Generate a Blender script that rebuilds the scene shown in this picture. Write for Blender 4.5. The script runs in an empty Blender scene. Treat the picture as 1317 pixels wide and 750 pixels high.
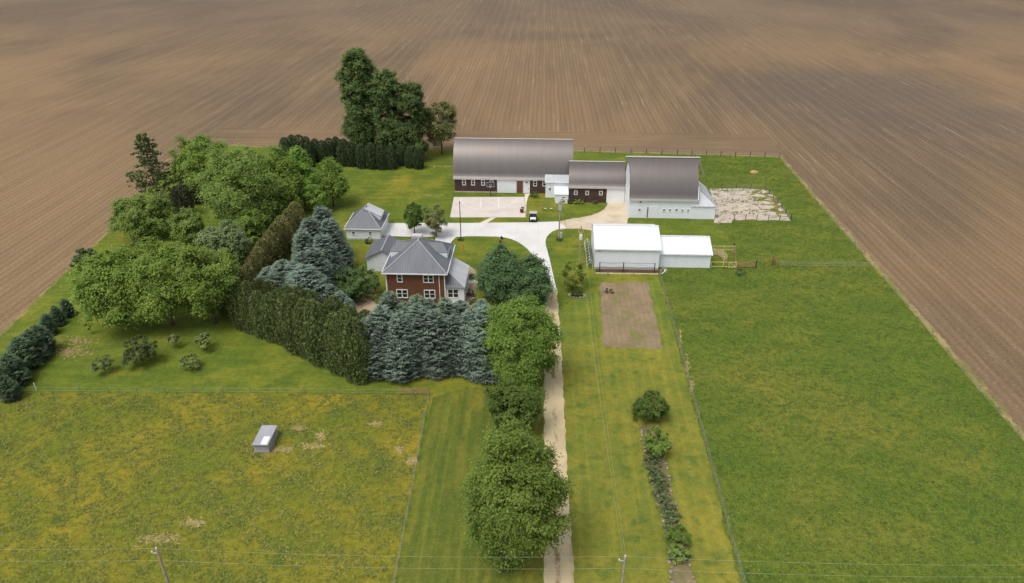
import bpy, math, random
import numpy as np
from mathutils import Vector, Matrix
PI = math.pi
rad = math.radians
C = bpy.context.scene.collection
scene = bpy.context.scene
rng = np.random.default_rng(7)
random.seed(7)

# ------------------------------------------------------------------ camera
CAM_H, FPX = 60.0, 900.0
TH = math.atan(494 / 900)
YW = math.atan(42 * math.cos(TH) / 900)
_c, _s = math.cos, math.sin
_f = (-_s(YW) * _c(TH), _c(YW) * _c(TH), -_s(TH))
_r = (_c(YW), _s(YW), 0.0)
_u = (_r[1] * _f[2] - _r[2] * _f[1], _r[2] * _f[0] - _r[0] * _f[2], _r[0] * _f[1] - _r[1] * _f[0])

def G(px, py, z=0.0):
    """point of the place at height z seen at this spot of the photograph"""
    a = (px - 658.5) / FPX
    b = -(py - 375) / FPX
    d = [_f[i] + a * _r[i] + b * _u[i] for i in range(3)]
    t = (z - CAM_H) / d[2]
    return Vector((d[0] * t, d[1] * t, z))

cam_d = bpy.data.cameras.new('camera')
cam = bpy.data.objects.new('camera', cam_d)
C.objects.link(cam)
m3 = Matrix(((_r[0], _u[0], -_f[0]), (_r[1], _u[1], -_f[1]), (_r[2], _u[2], -_f[2])))
cam.matrix_world = Matrix.Translation((0, 0, CAM_H)) @ m3.to_4x4()
cam_d.sensor_width = 36
cam_d.lens = FPX / 1317 * 36
cam_d.clip_start = 0.5
cam_d.clip_end = 8000
scene.camera = cam

# ------------------------------------------------------------------ light
SUN_EL, SUN_AZ = rad(64), rad(-140)     # azimuth from +Y towards +X: high, behind the viewer's shoulder
w = bpy.data.worlds.new('World')
scene.world = w
w.use_nodes = True
nt = w.node_tree
nt.nodes.clear()
sky = nt.nodes.new('ShaderNodeTexSky')
sky.sky_type = 'NISHITA'
sky.sun_disc = False
sky.sun_elevation = SUN_EL
sky.sun_rotation = SUN_AZ
sky.air_density = 1.0
sky.dust_density = 4.0
hs = nt.nodes.new('ShaderNodeHueSaturation')
hs.inputs['Saturation'].default_value = 0.38
bg = nt.nodes.new('ShaderNodeBackground')
bg.inputs['Strength'].default_value = 0.15
out = nt.nodes.new('ShaderNodeOutputWorld')
nt.links.new(sky.outputs[0], hs.inputs['Color'])
nt.links.new(hs.outputs[0], bg.inputs[0])
nt.links.new(bg.outputs[0], out.inputs[0])
sd = bpy.data.lights.new('sun', 'SUN')
sd.energy = 1.1
sd.angle = rad(24)
sd.color = (1.0, 0.965, 0.91)
so = bpy.data.objects.new('sun', sd)
C.objects.link(so)
dv = Vector((math.sin(SUN_AZ) * math.cos(SUN_EL), math.cos(SUN_AZ) * math.cos(SUN_EL), math.sin(SUN_EL)))
so.rotation_euler = dv.to_track_quat('Z', 'Y').to_euler()
so.location = dv * 300
vs = scene.view_settings
vs.view_transform = 'Standard'
vs.look = 'None'
vs.gamma = 1
vs.use_curve_mapping = False
vs.exposure = 0.28

# ------------------------------------------------------------------ materials
class Nodes:
    def __init__(self, name):
        self.m = bpy.data.materials.new(name)
        self.m.use_nodes = True
        self.t = self.m.node_tree
        self.b = self.t.nodes['Principled BSDF']
        self.b.inputs['Specular IOR Level'].default_value = 0.25
        self._pos = None
    def n(self, typ, **kw):
        nd = self.t.nodes.new(typ)
        for k, v in kw.items():
            setattr(nd, k, v)
        return nd
    def put(self, sock, v):
        if v is None:
            return
        if isinstance(v, bpy.types.NodeSocket):
            self.t.links.new(v, sock)
        elif isinstance(v, (tuple, list)) and len(v) == 3 and sock.type == 'RGBA':
            sock.default_value = (*v, 1)
        else:
            sock.default_value = v
    def pos(self):
        if self._pos is None:
            self._pos = self.n('ShaderNodeNewGeometry').outputs['Position']
        return self._pos
    def objpos(self):
        return self.n('ShaderNodeTexCoord').outputs['Object']
    def uv(self):
        return self.n('ShaderNodeTexCoord').outputs['UV']
    def sep(self, v):
        s = self.n('ShaderNodeSeparateXYZ')
        self.put(s.inputs[0], v)
        return s.outputs
    def comb(self, x, y, z=0.0):
        s = self.n('ShaderNodeCombineXYZ')
        for i, v in enumerate((x, y, z)):
            self.put(s.inputs[i], v)
        return s.outputs[0]
    def scale(self, v, s):
        mp = self.n('ShaderNodeMapping')
        self.put(mp.inputs['Vector'], v)
        mp.inputs['Scale'].default_value = s
        return mp.outputs[0]
    def noise(self, v, scale, detail=3, rough=0.55, dist=0.0):
        t = self.n('ShaderNodeTexNoise')
        self.put(t.inputs['Vector'], v)
        t.inputs['Scale'].default_value = scale
        t.inputs['Detail'].default_value = detail
        t.inputs['Roughness'].default_value = rough
        t.inputs['Distortion'].default_value = dist
        return t.outputs[0]
    def math(self, op, a, b=0.0, clamp=False):
        t = self.n('ShaderNodeMath', operation=op, use_clamp=clamp)
        self.put(t.inputs[0], a)
        self.put(t.inputs[1], b)
        return t.outputs[0]
    def rng(self, v, a, b, c=0.0, d=1.0):
        t = self.n('ShaderNodeMapRange', interpolation_type='SMOOTHSTEP')
        for i, q in enumerate((v, a, b, c, d)):
            self.put(t.inputs[i], q)
        return t.outputs[0]
    def mix(self, f, a, b, mode='MIX'):
        t = self.n('ShaderNodeMix', data_type='RGBA', blend_type=mode)
        self.put(t.inputs[0], f)
        self.put(t.inputs[6], a)
        self.put(t.inputs[7], b)
        return t.outputs[2]
    def bump(self, h, strength=0.5, dist=0.1):
        t = self.n('ShaderNodeBump')
        t.inputs['Strength'].default_value = strength
        t.inputs['Distance'].default_value = dist
        self.put(t.inputs['Height'], h)
        self.t.links.new(t.outputs[0], self.b.inputs['Normal'])
    def end(self, col, rough=0.9):
        self.put(self.b.inputs['Base Color'], col)
        self.put(self.b.inputs['Roughness'], rough)
        return self.m

def plain(name, col, rough=0.7, var=0.18, scale=1.5, spec=None, metal=0.0):
    k = Nodes(name)
    p = k.objpos()
    a = k.noise(p, scale, 5)
    c = k.mix(k.rng(a, 0.3, 0.7), tuple(x * (1 - var) for x in col), tuple(min(0.95, x * (1 + var)) for x in col))
    k.b.inputs['Metallic'].default_value = metal
    return k.end(c, rough)

def hsv_lin(r, g, b):
    f = lambda v: (v / 255 / 12.92) if v <= 10 else ((v / 255 + 0.055) / 1.055) ** 2.4
    return (f(r), f(g), f(b))
S = hsv_lin

# ---- ploughed field
def field_mat():
    k = Nodes('ploughed_soil')
    p = k.pos()
    x, y, _ = k.sep(p)
    wob = k.math('MULTIPLY', k.math('SUBTRACT', k.noise(p, 0.02, 2), 0.5), 3.0)
    head = k.math('MULTIPLY', k.math('LESS_THAN', k.math('ADD', y, k.math('MULTIPLY', wob, 1.5)), 211), k.math('GREATER_THAN', y, 185))
    hx = k.math('MULTIPLY', k.math('LESS_THAN', k.math('ADD', x, wob), 67), k.math('GREATER_THAN', x, -99))
    head = k.math('MULTIPLY', head, hx)
    vx = k.comb(x, y)
    vy = k.comb(y, x)
    vmix = k.n('ShaderNodeMix', data_type='VECTOR')
    k.put(vmix.inputs[0], head)
    k.put(vmix.inputs[4], vx)
    k.put(vmix.inputs[5], vy)
    v = vmix.outputs[1]
    across, along, _ = k.sep(v)
    along_w = k.math('ADD', across, k.math('MULTIPLY', k.math('SUBTRACT', k.noise(p, 0.03, 2), 0.5), 0.8))
    row = k.math('SINE', k.math('MULTIPLY', along_w, 2 * PI / 1.5))
    rowp = k.math('SINE', k.math('MULTIPLY', along_w, 2 * PI / 4.6))
    vv = k.comb(along_w, along)
    s1 = k.noise(k.scale(vv, (1.3, 0.03, 1)), 1.0, 4, 0.6)
    s2 = k.noise(k.scale(vv, (0.30, 0.016, 1)), 1.0, 5, 0.7, 0.4)
    s3 = k.noise(k.scale(vv, (3.2, 0.16, 1)), 1.0, 3, 0.7)
    big = k.noise(k.scale(p, (1.0, 0.55, 1)), 0.011, 4, 0.55, 0.6)
    grit = k.noise(p, 2.2, 5, 0.75)
    base = k.mix(k.rng(big, 0.33, 0.68), S(104, 87, 67), S(141, 116, 82))
    base = k.mix(k.math('MULTIPLY', k.rng(s2, 0.42, 0.75), 0.3), base, S(160, 134, 104))
    base = k.mix(k.math('MULTIPLY', k.rng(s2, 0.5, 0.25), 0.26), base, S(98, 82, 66))
    # damp, darker ground far off and in a hollow beyond the corner of the lot
    damp = k.rng(k.math('ADD', y, k.math('MULTIPLY', k.math('SUBTRACT', big, 0.5), 240)), 300, 520)
    dx = k.math('DIVIDE', k.math('SUBTRACT', x, 118), 55.0)
    dy = k.math('DIVIDE', k.math('SUBTRACT', y, 262), 60.0)
    d2 = k.math('ADD', k.math('MULTIPLY', dx, dx), k.math('MULTIPLY', dy, dy))
    hollow = k.rng(k.math('ADD', d2, k.math('MULTIPLY', k.math('SUBTRACT', k.noise(p, 0.03, 4), 0.5), 1.8)), 1.3, 0.0)
    damp = k.math('MAXIMUM', k.math('MULTIPLY', damp, 0.48), k.math('MULTIPLY', hollow, 0.7))
    base = k.mix(damp, base, S(94, 84, 74))
    # bleached crop residue in streaks along the rows
    res = k.math('MULTIPLY', k.rng(s1, 0.54, 0.72), k.rng(s3, 0.4, 0.62))
    res = k.math('MULTIPLY', res, k.rng(k.noise(p, 0.022, 3), 0.38, 0.62))
    base = k.mix(k.math('MULTIPLY', res, 0.75), base, S(196, 172, 138))
    base = k.mix(k.rng(row, -1, 1, 0.0, 0.27), base, S(88, 72, 55))
    base = k.mix(k.rng(rowp, 0.3, 1, 0.0, 0.07), base, S(180, 150, 120))
    base = k.mix(k.rng(grit, 0.35, 0.62, 0.22, 0.0), base, S(62, 50, 42))
    base = k.mix(k.rng(grit, 0.53, 0.7, 0.0, 0.42), base, S(186, 158, 130))
    k.bump(k.math('ADD', k.math('MULTIPLY', row, 0.6), k.math('MULTIPLY', grit, 1.6)), 0.6, 0.08)
    return k.end(base, 0.95)

# ---- grasses
def grass_mat(name, g1, g2, dry, dry_lo, dry_hi, patch=0.06, mow=0.0, mow_axis=0, mow_w=1.6, rough_amt=0.25, bump=0.25, dark=S(52, 78, 28), dark_amt=0.5, stretch=(1, 1, 1), fade=None, dk_lo=0.55):
    k = Nodes(name)
    p = k.pos()
    x, y, _ = k.sep(p)
    ps = k.scale(p, stretch)
    a = k.noise(ps, patch, 4, 0.55, 0.4)
    b = k.noise(ps, patch * 4.3, 4, 0.6)
    c = k.noise(p, 1.3, 4, 0.65)
    d = k.noise(p, 5.5, 3, 0.7)
    col = k.mix(k.rng(b, 0.35, 0.65), g1, g2)
    f = k.math('ADD', k.math('MULTIPLY', a, 0.7), k.math('MULTIPLY', b, 0.3))
    col = k.mix(k.rng(f, dry_lo, dry_hi), col, dry)
    dk = k.math('MULTIPLY', k.rng(k.noise(k.scale(ps, (1.2, 1.25, 1)), patch * 5.5, 5, 0.6), dk_lo, dk_lo + 0.14), dark_amt)
    col = k.mix(dk, col, dark)
    if fade:
        fy = k.math('ADD', y, k.math('MULTIPLY', k.math('SUBTRACT', k.noise(p, 0.12, 4), 0.5), 24))
        col = k.mix(k.rng(fy, fade[0], fade[1], 0, 0.85), col, k.mix(k.rng(b, 0.35, 0.65), S(86, 106, 42), S(108, 122, 46)))
    if mow:
        ax = (x, y)[mow_axis]
        ax = k.math('ADD', ax, k.math('MULTIPLY', k.noise(p, 0.15, 2), 0.6))
        wv = k.math('SINE', k.math('MULTIPLY', ax, 2 * PI / mow_w))
        wn = k.noise(k.scale(p, (1.1, 0.04, 1) if mow_axis == 0 else (0.04, 1.1, 1)), 1.0, 3)
        wv = k.math('MULTIPLY', k.rng(wv, -0.8, 0.8), k.rng(wn, 0.35, 0.65))
        col = k.mix(k.math('MULTIPLY', wv, mow), col, S(176, 164, 62))
    col = k.mix(k.rng(c, 0.62, 0.3, 0.0, rough_amt), col, S(38, 58, 22))
    col = k.mix(k.rng(d, 0.5, 0.78, 0.0, rough_amt * 1.1), col, S(176, 178, 84))
    k.bump(k.math('ADD', c, k.math('MULTIPLY', d, 0.5)), bump, 0.25)
    k.b.inputs['Specular IOR Level'].default_value = 0.1
    return k.end(col, 0.95)

def leaf_mat(name, col, tip, transl=0.42, spread=1.0):
    k = Nodes(name)
    at = k.n('ShaderNodeAttribute', attribute_name='tone')
    f = at.outputs['Fac']
    oi = k.n('ShaderNodeObjectInfo').outputs['Random']
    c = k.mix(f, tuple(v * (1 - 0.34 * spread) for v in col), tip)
    hsn = k.n('ShaderNodeHueSaturation')
    k.put(hsn.inputs['Hue'], k.rng(oi, 0, 1, 0.493, 0.505))
    k.put(hsn.inputs['Value'], k.rng(oi, 0, 1, 0.9, 1.1))
    k.put(hsn.inputs['Color'], c)
    c = hsn.outputs[0]
    tr = k.n('ShaderNodeBsdfTranslucent')
    k.put(tr.inputs['Color'], c)
    ms = k.n('ShaderNodeMixShader')
    ms.inputs[0].default_value = transl
    k.put(k.b.inputs['Base Color'], c)
    k.b.inputs['Roughness'].default_value = 0.75
    k.b.inputs['Specular IOR Level'].default_value = 0.18
    k.t.links.new(k.b.outputs[0], ms.inputs[1])
    k.t.links.new(tr.outputs[0], ms.inputs[2])
    k.t.links.new(ms.outputs[0], k.t.nodes['Material Output'].inputs[0])
    return k.m

def siding_mat(name, col, period, vertical, dirt=0.12, lines=0.25, rough=0.55):
    k = Nodes(name)
    uvv = k.uv()
    u, v, _ = k.sep(uvv)
    ax = u if vertical else v
    fr = k.math('FRACT', k.math('DIVIDE', ax, period))
    ln = k.rng(k.math('ABSOLUTE', k.math('SUBTRACT', fr, 0.5)), 0.40, 0.49)
    bd = k.math('FLOOR', k.math('DIVIDE', ax, period))
    wn = k.n('ShaderNodeTexWhiteNoise', noise_dimensions='1D')
    k.put(wn.inputs['W'], bd)
    a = k.noise(k.scale(uvv, (1, 1, 1)), 0.7, 5, 0.65)
    c = k.mix(k.rng(a, 0.35, 0.7), tuple(x * (1 - dirt) for x in col), col)
    c = k.mix(k.math('MULTIPLY', wn.outputs[0], 0.3 if max(col) < 0.3 else 0.05), c, tuple(x * 0.55 for x in col))
    c = k.mix(k.math('MULTIPLY', ln, lines), c, tuple(x * 0.4 for x in col))
    k.bump(k.math('SUBTRACT', 1.0, ln), 0.4, 0.02)
    return k.end(c, rough)

def brick_mat():
    k = Nodes('red_brick')
    t = k.n('ShaderNodeTexBrick')
    k.put(t.inputs['Vector'], k.uv())
    k.put(t.inputs['Color1'], S(118, 74, 50))
    k.put(t.inputs['Color2'], S(98, 60, 42))
    k.put(t.inputs['Mortar'], S(120, 92, 76))
    t.inputs['Scale'].default_value = 1.0
    t.inputs['Mortar Size'].default_value = 0.008
    t.inputs['Brick Width'].default_value = 0.24
    t.inputs['Row Height'].default_value = 0.08
    a = k.noise(k.uv(), 0.9, 4)
    c = k.mix(k.rng(a, 0.35, 0.7, 0.0, 0.3), t.outputs[0], S(78, 48, 34))
    return k.end(c, 0.85)

def seam_roof_mat(name, col, period, rough=0.45, rib=0.3, dirt=0.1):
    k = Nodes(name)
    uvv = k.uv()
    u, v, _ = k.sep(uvv)
    fr = k.math('FRACT', k.math('DIVIDE', u, period))
    ln = k.rng(k.math('ABSOLUTE', k.math('SUBTRACT', fr, 0.5)), 0.36, 0.48)
    a = k.noise(k.scale(uvv, (0.6, 0.15, 1)), 1.0, 5, 0.6)
    c = k.mix(k.rng(a, 0.3, 0.7), tuple(x * (1 - dirt) for x in col), tuple(min(.92, x * (1 + dirt)) for x in col))
    c = k.mix(k.math('MULTIPLY', ln, rib), c, tuple(x * 0.55 for x in col))
    k.bump(ln, 0.5, 0.04)
    return k.end(c, rough)

def shingle_mat():
    k = Nodes('barn_shingle')
    uvv = k.uv()
    u, v, _ = k.sep(uvv)
    p = k.objpos()
    a = k.noise(k.scale(p, (1.2, 0.12, 0.12)), 1.0, 5, 0.6)
    b = k.noise(p, 0.22, 4, 0.6)
    g = k.noise(k.scale(p, (4, 4, 9)), 1.0, 3)
    c = k.mix(k.rng(a, 0.3, 0.7), S(109, 104, 101), S(113, 108, 104))
    c = k.mix(k.rng(b, 0.4, 0.75, 0.0, 0.5), c, S(114, 104, 98))
    c = k.mix(k.rng(g, 0.4, 0.65, 0.0, 0.12), c, S(90, 84, 84))
    k.b.inputs['Metallic'].default_value = 0.6
    return k.end(c, 0.42)

def concrete_mat(name, col, joint=0.0, stain=0.25, sc=0.35):
    k = Nodes(name)
    p = k.pos()
    a = k.noise(p, sc, 5, 0.6)
    b = k.noise(p, 2.5, 4, 0.7)
    c = k.mix(k.rng(a, 0.4, 0.72, 0, stain), col, tuple(x * 0.55 for x in col))
    c = k.mix(k.rng(b, 0.45, 0.7, 0, 0.18), c, tuple(x * 0.7 for x in col))
    if joint:
        x, y, _ = k.sep(p)
        for ax in (x, y):
            fr = k.math('FRACT', k.math('DIVIDE', ax, joint))
            ln = k.rng(k.math('ABSOLUTE', k.math('SUBTRACT', fr, 0.5)), 0.488, 0.499)
            c = k.mix(k.math('MULTIPLY', ln, 0.35), c, tuple(q * 0.5 for q in col))
    k.bump(b, 0.15, 0.03)
    return k.end(c, 0.85)

def gravel_mat(name, col, track=False):
    k = Nodes(name)
    p = k.pos()
    x, y, _ = k.sep(p)
    a = k.noise(p, 0.25, 4, 0.6)
    b = k.noise(p, 4.0, 5, 0.75)
    c = k.mix(k.rng(a, 0.35, 0.7), tuple(q * 0.8 for q in col), col)
    c = k.mix(k.rng(b, 0.4, 0.7, 0, 0.35), c, tuple(q * 0.6 for q in col))
    if track:
        mid = k.math('ABSOLUTE', k.math('SUBTRACT', k.math('ADD', x, k.math('MULTIPLY', k.noise(p, 0.3, 3), 0.5)), 2.95))
        f = k.math('MULTIPLY', k.rng(mid, 0.45, 0.1), k.rng(k.noise(k.scale(p, (1, 0.35, 1)), 0.9, 4, 0.6), 0.45, 0.62))
        c = k.mix(k.math('MULTIPLY', f, 0.95), c, S(138, 110, 72))
        edge = k.math('MULTIPLY', k.rng(mid, 1.0, 1.6), k.rng(k.noise(p, 0.8, 4), 0.42, 0.6))
        c = k.mix(k.math('MULTIPLY', edge, 0.6), c, S(140, 130, 84))
    else:
        f = k.rng(k.noise(p, 0.16, 4, 0.6, 0.8), 0.5, 0.68)
        c = k.mix(k.math('MULTIPLY', f, 0.4), c, S(172, 146, 104))
    k.bump(b, 0.4, 0.06)
    return k.end(c, 0.95)

def slab_mat():
    k = Nodes('cracked_concrete')
    p = k.pos()
    x, y, _ = k.sep(p)
    vo = k.n('ShaderNodeTexVoronoi', feature='DISTANCE_TO_EDGE')
    k.put(vo.inputs['Vector'], k.scale(p, (0.26, 0.36, 1)))
    vo.inputs['Scale'].default_value = 1.0
    vo.inputs['Randomness'].default_value = 0.75
    a = k.noise(p, 0.4, 5, 0.6)
    base = k.mix(k.rng(a, 0.35, 0.7), S(192, 179, 163), S(176, 162, 146))
    wide = k.math('MULTIPLY', k.rng(x, 49, 54, 0.0, 1.0), k.rng(k.math('ADD', y, k.math('MULTIPLY', x, 0.25)), 158.5, 163.0))
    th = k.math('ADD', 0.006, k.math('MULTIPLY', wide, 0.17))
    th = k.math('ADD', th, k.math('MULTIPLY', k.math('SUBTRACT', k.noise(p, 0.9, 4), 0.55), k.math('ADD', 0.02, k.math('MULTIPLY', wide, 0.5))))
    f = k.math('GREATER_THAN', th, vo.outputs[0])
    weeds = k.mix(k.noise(p, 1.2, 3), S(92, 98, 40), S(150, 136, 84))
    c = k.mix(f, base, weeds)
    k.bump(a, 0.2, 0.05)
    return k.end(c, 0.9)

def soil_mat(name, c1, c2, weed=0.0, weedcol=S(110, 112, 50), rows=0.0):
    k = Nodes(name)
    p = k.pos()
    a = k.noise(p, 0.3, 5, 0.65)
    b = k.noise(p, 3.0, 5, 0.7)
    c = k.mix(k.rng(a, 0.35, 0.68), c1, c2)
    c = k.mix(k.rng(b, 0.42, 0.7, 0, 0.35), c, tuple(q * 0.6 for q in c1))
    if rows:
        x, y, _ = k.sep(p)
        wv = k.math('SINE', k.math('MULTIPLY', k.math('ADD', x, k.math('MULTIPLY', k.noise(p, 0.4, 3), 0.4)), 2 * PI / rows))
        c = k.mix(k.math('MULTIPLY', k.rng(wv, -0.2, 1), k.rng(k.noise(p, 0.7, 4), 0.3, 0.7, 0.1, 0.4)), c, tuple(q * 0.55 for q in c1))
        gr = k.noise(p, 6.0, 3, 0.8)
        c = k.mix(k.rng(gr, 0.52, 0.68, 0, 0.4), c, S(176, 158, 130))
    if weed:
        f = k.rng(k.noise(p, 0.16, 5, 0.65, 0.5), 0.5, 0.66)
        c = k.mix(k.math('MULTIPLY', f, weed), c, weedcol)
    k.bump(b, 0.6, 0.1)
    return k.end(c, 0.95)

M = {}
M['field'] = field_mat()
M['lawn'] = grass_mat('mown_lawn', S(84, 102, 35), S(101, 114, 39), S(138, 130, 46), 0.47, 0.7, 0.05, mow=0.08, mow_axis=1, mow_w=2.4, rough_amt=0.3, bump=0.2, dark=S(66, 90, 38))
M['strip'] = grass_mat('dry_mown_grass', S(106, 114, 46), S(122, 122, 48), S(138, 129, 52), 0.43, 0.68, 0.06, mow=0.16, mow_axis=0, mow_w=1.7, rough_amt=0.26, bump=0.2, dark=S(82, 102, 44), dark_amt=0.75, dk_lo=0.52, fade=(88, 104))
M['verge'] = grass_mat('mown_verge', S(82, 96, 38), S(98, 104, 42), S(132, 122, 48), 0.47, 0.68, 0.05, mow=0.16, mow_axis=0, mow_w=1.5, rough_amt=0.28, bump=0.2, dark=S(60, 84, 30), stretch=(2.2, 0.6, 1))
M['pasture_dry'] = grass_mat('dry_pasture', S(103, 110, 37), S(122, 118, 40), S(152, 132, 42), 0.44, 0.64, 0.03, rough_amt=0.5, bump=0.6, dark=S(72, 92, 40), dark_amt=0.85)
M['pasture_green'] = grass_mat('green_pasture', S(84, 103, 36), S(97, 112, 40), S(117, 116, 46), 0.44, 0.70, 0.04, rough_amt=0.5, bump=0.9, dark=S(70, 97, 37), dark_amt=0.8)
M['edge'] = grass_mat('dead_grass_edge', S(134, 122, 76), S(112, 112, 56), S(158, 138, 98), 0.45, 0.6, 0.2, rough_amt=0.3, bump=0.4)
M['hay'] = soil_mat('bleached_hay', S(170, 148, 96), S(140, 128, 70))
M['concrete'] = concrete_mat('white_concrete', S(212, 210, 205), 4.5, 0.3, 0.22)
M['court'] = concrete_mat('worn_court', S(206, 196, 186), 0, 0.28)
M['court_line'] = plain('court_paint', S(222, 214, 204), 0.8, 0.08)
M['path'] = concrete_mat('old_path', S(214, 204, 188), 1.5, 0.2)
M['gravel'] = gravel_mat('pale_gravel', S(204, 186, 148), True)
M['yard'] = gravel_mat('yard_gravel', S(210, 194, 168))
M['slab'] = slab_mat()
M['garden'] = soil_mat('garden_soil', S(146, 126, 98), S(122, 106, 80), 0.9, S(112, 114, 54), rows=0.9)
M['darksoil'] = soil_mat('dark_soil', S(92, 72, 58), S(74, 58, 48))
M['mulch'] = soil_mat('tan_mulch', S(178, 160, 134), S(140, 118, 92), 0.5, S(100, 92, 58))
M['bedsoil'] = soil_mat('bed_soil', S(110, 100, 70), S(138, 124, 92), 0.85, S(84, 100, 48))

M['barn_roof'] = shingle_mat()
M['brown'] = siding_mat('brown_boards', S(88, 66, 62), 0.3, True, 0.3, 0.5, 0.8)
M['white'] = siding_mat('white_siding', (0.80, 0.83, 0.85), 0.28, False, 0.06, 0.18)
M['white_rib'] = siding_mat('white_steel', (0.78, 0.82, 0.85), 0.45, True, 0.05, 0.10, 0.45)
M['trim'] = plain('white_trim', (0.8, 0.8, 0.79), 0.5, 0.05)
M['fascia'] = plain('grey_fascia', S(190, 184, 180), 0.55, 0.08)
M['door_white'] = siding_mat('white_door', (0.8, 0.81, 0.82), 0.6, False, 0.04, 0.2)
M['door_brown'] = plain('brown_door', S(108, 72, 66), 0.6, 0.12)
M['brick'] = brick_mat()
M['roof_grey'] = seam_roof_mat('grey_steel_roof', S(106, 109, 114), 0.42, 0.42, 0.55)
M['roof_light'] = seam_roof_mat('light_steel_roof', S(186, 188, 190), 0.42, 0.4, 0.2)
M['roof_white'] = seam_roof_mat('white_steel_roof', (0.71, 0.73, 0.74), 0.9, 0.4, 0.16, 0.03)
M['ridge'] = plain('ridge_cap', S(152, 153, 155), 0.45, 0.06)
k = Nodes('window_glass')
k.b.inputs['Specular IOR Level'].default_value = 0.6
M['glass'] = k.end((0.022, 0.026, 0.03), 0.08)
M['foundation'] = concrete_mat('foundation', S(176, 170, 162))
M['wood_grey'] = plain('weathered_wood', S(140, 128, 112), 0.85, 0.3, 3)
M['wood_pole'] = plain('utility_pole_wood', S(158, 146, 130), 0.85, 0.25, 3)
M['wood_pale'] = plain('pale_boards', S(196, 180, 132), 0.8, 0.2, 3)
M['wood_brown'] = plain('brown_boards_fence', S(146, 124, 84), 0.85, 0.3, 3)
M['post_dark'] = plain('dark_post', S(66, 58, 48), 0.85, 0.25, 3)
M['wire'] = plain('fence_wire', S(150, 148, 140), 0.5, 0.1)
M['cable'] = plain('power_cable', S(160, 164, 136), 0.5, 0.05)
M['dark_metal'] = plain('dark_metal', S(60, 56, 54), 0.5, 0.1)
M['white_metal'] = plain('white_metal', S(222, 222, 216), 0.5, 0.05)
M['galv'] = seam_roof_mat('galvanised_sheet', S(164, 163, 168), 0.3, 0.45, 0.4)
M['grey_metal'] = plain('grey_metal', S(170, 172, 174), 0.5, 0.08)
M['bark'] = plain('bark', S(96, 80, 64), 0.95, 0.3, 4)
M['bark_pale'] = plain('pale_bark', S(140, 128, 112), 0.95, 0.25, 4)
M['rust'] = plain('rust', S(120, 66, 44), 0.8, 0.3, 5)
M['orange'] = plain('orange_paint', S(200, 116, 52), 0.6, 0.1)
M['stone'] = plain('field_stone', S(146, 134, 116), 0.9, 0.4, 2)
M['black'] = plain('black_plastic', S(36, 38, 40), 0.5, 0.1)
M['tyre'] = plain('tyre', S(30, 30, 31), 0.85, 0.1)
M['ceramic'] = plain('pale_ceramic', S(206, 202, 190), 0.4, 0.05)

M['maple'] = leaf_mat('maple_leaf', S(106, 137, 57), S(154, 177, 85))
M['maple_dark'] = leaf_mat('shade_leaf', S(86, 114, 52), S(128, 152, 74))  # foliage of the darker-leaved trees and bushes
M['bright'] = leaf_mat('spring_leaf', S(112, 146, 60), S(162, 184, 88))
M['bright2'] = leaf_mat('fresh_leaf', S(112, 152, 62), S(164, 194, 94))
M['olive'] = leaf_mat('olive_leaf', S(116, 146, 66), S(164, 184, 98))
M['silver'] = leaf_mat('silver_leaf', S(116, 140, 88), S(164, 182, 126))
M['deep'] = leaf_mat('deep_leaf', S(72, 98, 52), S(112, 134, 78), 0.12)
M['poplar'] = leaf_mat('poplar_leaf', S(86, 112, 60), S(132, 152, 90))
M['grey_leaf'] = leaf_mat('grey_leaf', S(120, 128, 78), S(162, 164, 108))
M['lime'] = leaf_mat('lime_leaf', S(138, 156, 62), S(184, 192, 96))
M['apple'] = leaf_mat('apple_leaf', S(114, 136, 70), S(172, 182, 118))
M['apple_dark'] = leaf_mat('dark_apple_leaf', S(88, 106, 58), S(130, 142, 84))
M['spruce'] = leaf_mat('blue_needles', S(80, 100, 82), S(138, 156, 136), 0.08, 1.2)
M['spruce_dark'] = leaf_mat('green_needles', S(82, 104, 80), S(134, 152, 124), 0.08, 1.1)
M['spruce_young'] = leaf_mat('young_needles', S(66, 90, 62), S(104, 126, 92), 0.05)
M['arb'] = leaf_mat('arborvitae_spray', S(86, 102, 56), S(126, 140, 84), 0.06)
M['arb_brown'] = leaf_mat('brown_spray', S(118, 120, 70), S(156, 154, 98), 0.06)
M['arb_dark'] = leaf_mat('dark_spray', S(62, 78, 50), S(90, 106, 70), 0.05)
M['juniper'] = leaf_mat('juniper_spray', S(82, 88, 64), S(108, 112, 82), 0.05)
M['pine'] = leaf_mat('pine_needles', S(92, 106, 64), S(132, 140, 88), 0.08)
M['pine_dark'] = leaf_mat('fir_needles', S(66, 94, 56), S(106, 132, 82), 0.06)
M['perennial'] = leaf_mat('perennial_leaf', S(96, 122, 68), S(148, 164, 112))
def tuft_mat(name, dark, mid, pale):
    k = Nodes(name)
    f = k.n('ShaderNodeAttribute', attribute_name='tone').outputs['Fac']
    p = k.noise(k.pos(), 0.06, 4)
    c = k.mix(k.rng(f, 0.0, 0.6), dark, mid)
    c = k.mix(k.math('MULTIPLY', k.rng(f, 0.55, 1.0), k.rng(p, 0.35, 0.65)), c, pale)
    return k.end(c, 0.95)
M['tuft_green'] = tuft_mat('green_tuft', S(64, 85, 30), S(90, 107, 38), S(106, 117, 46))
M['tuft_dry'] = tuft_mat('dry_tuft', S(76, 90, 38), S(110, 114, 48), S(142, 134, 70))
M['redleaf'] = leaf_mat('red_leaf', S(110, 54, 40), S(150, 84, 58))
M['twig'] = plain('bare_twig', S(168, 152, 132), 0.9, 0.1)

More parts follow.
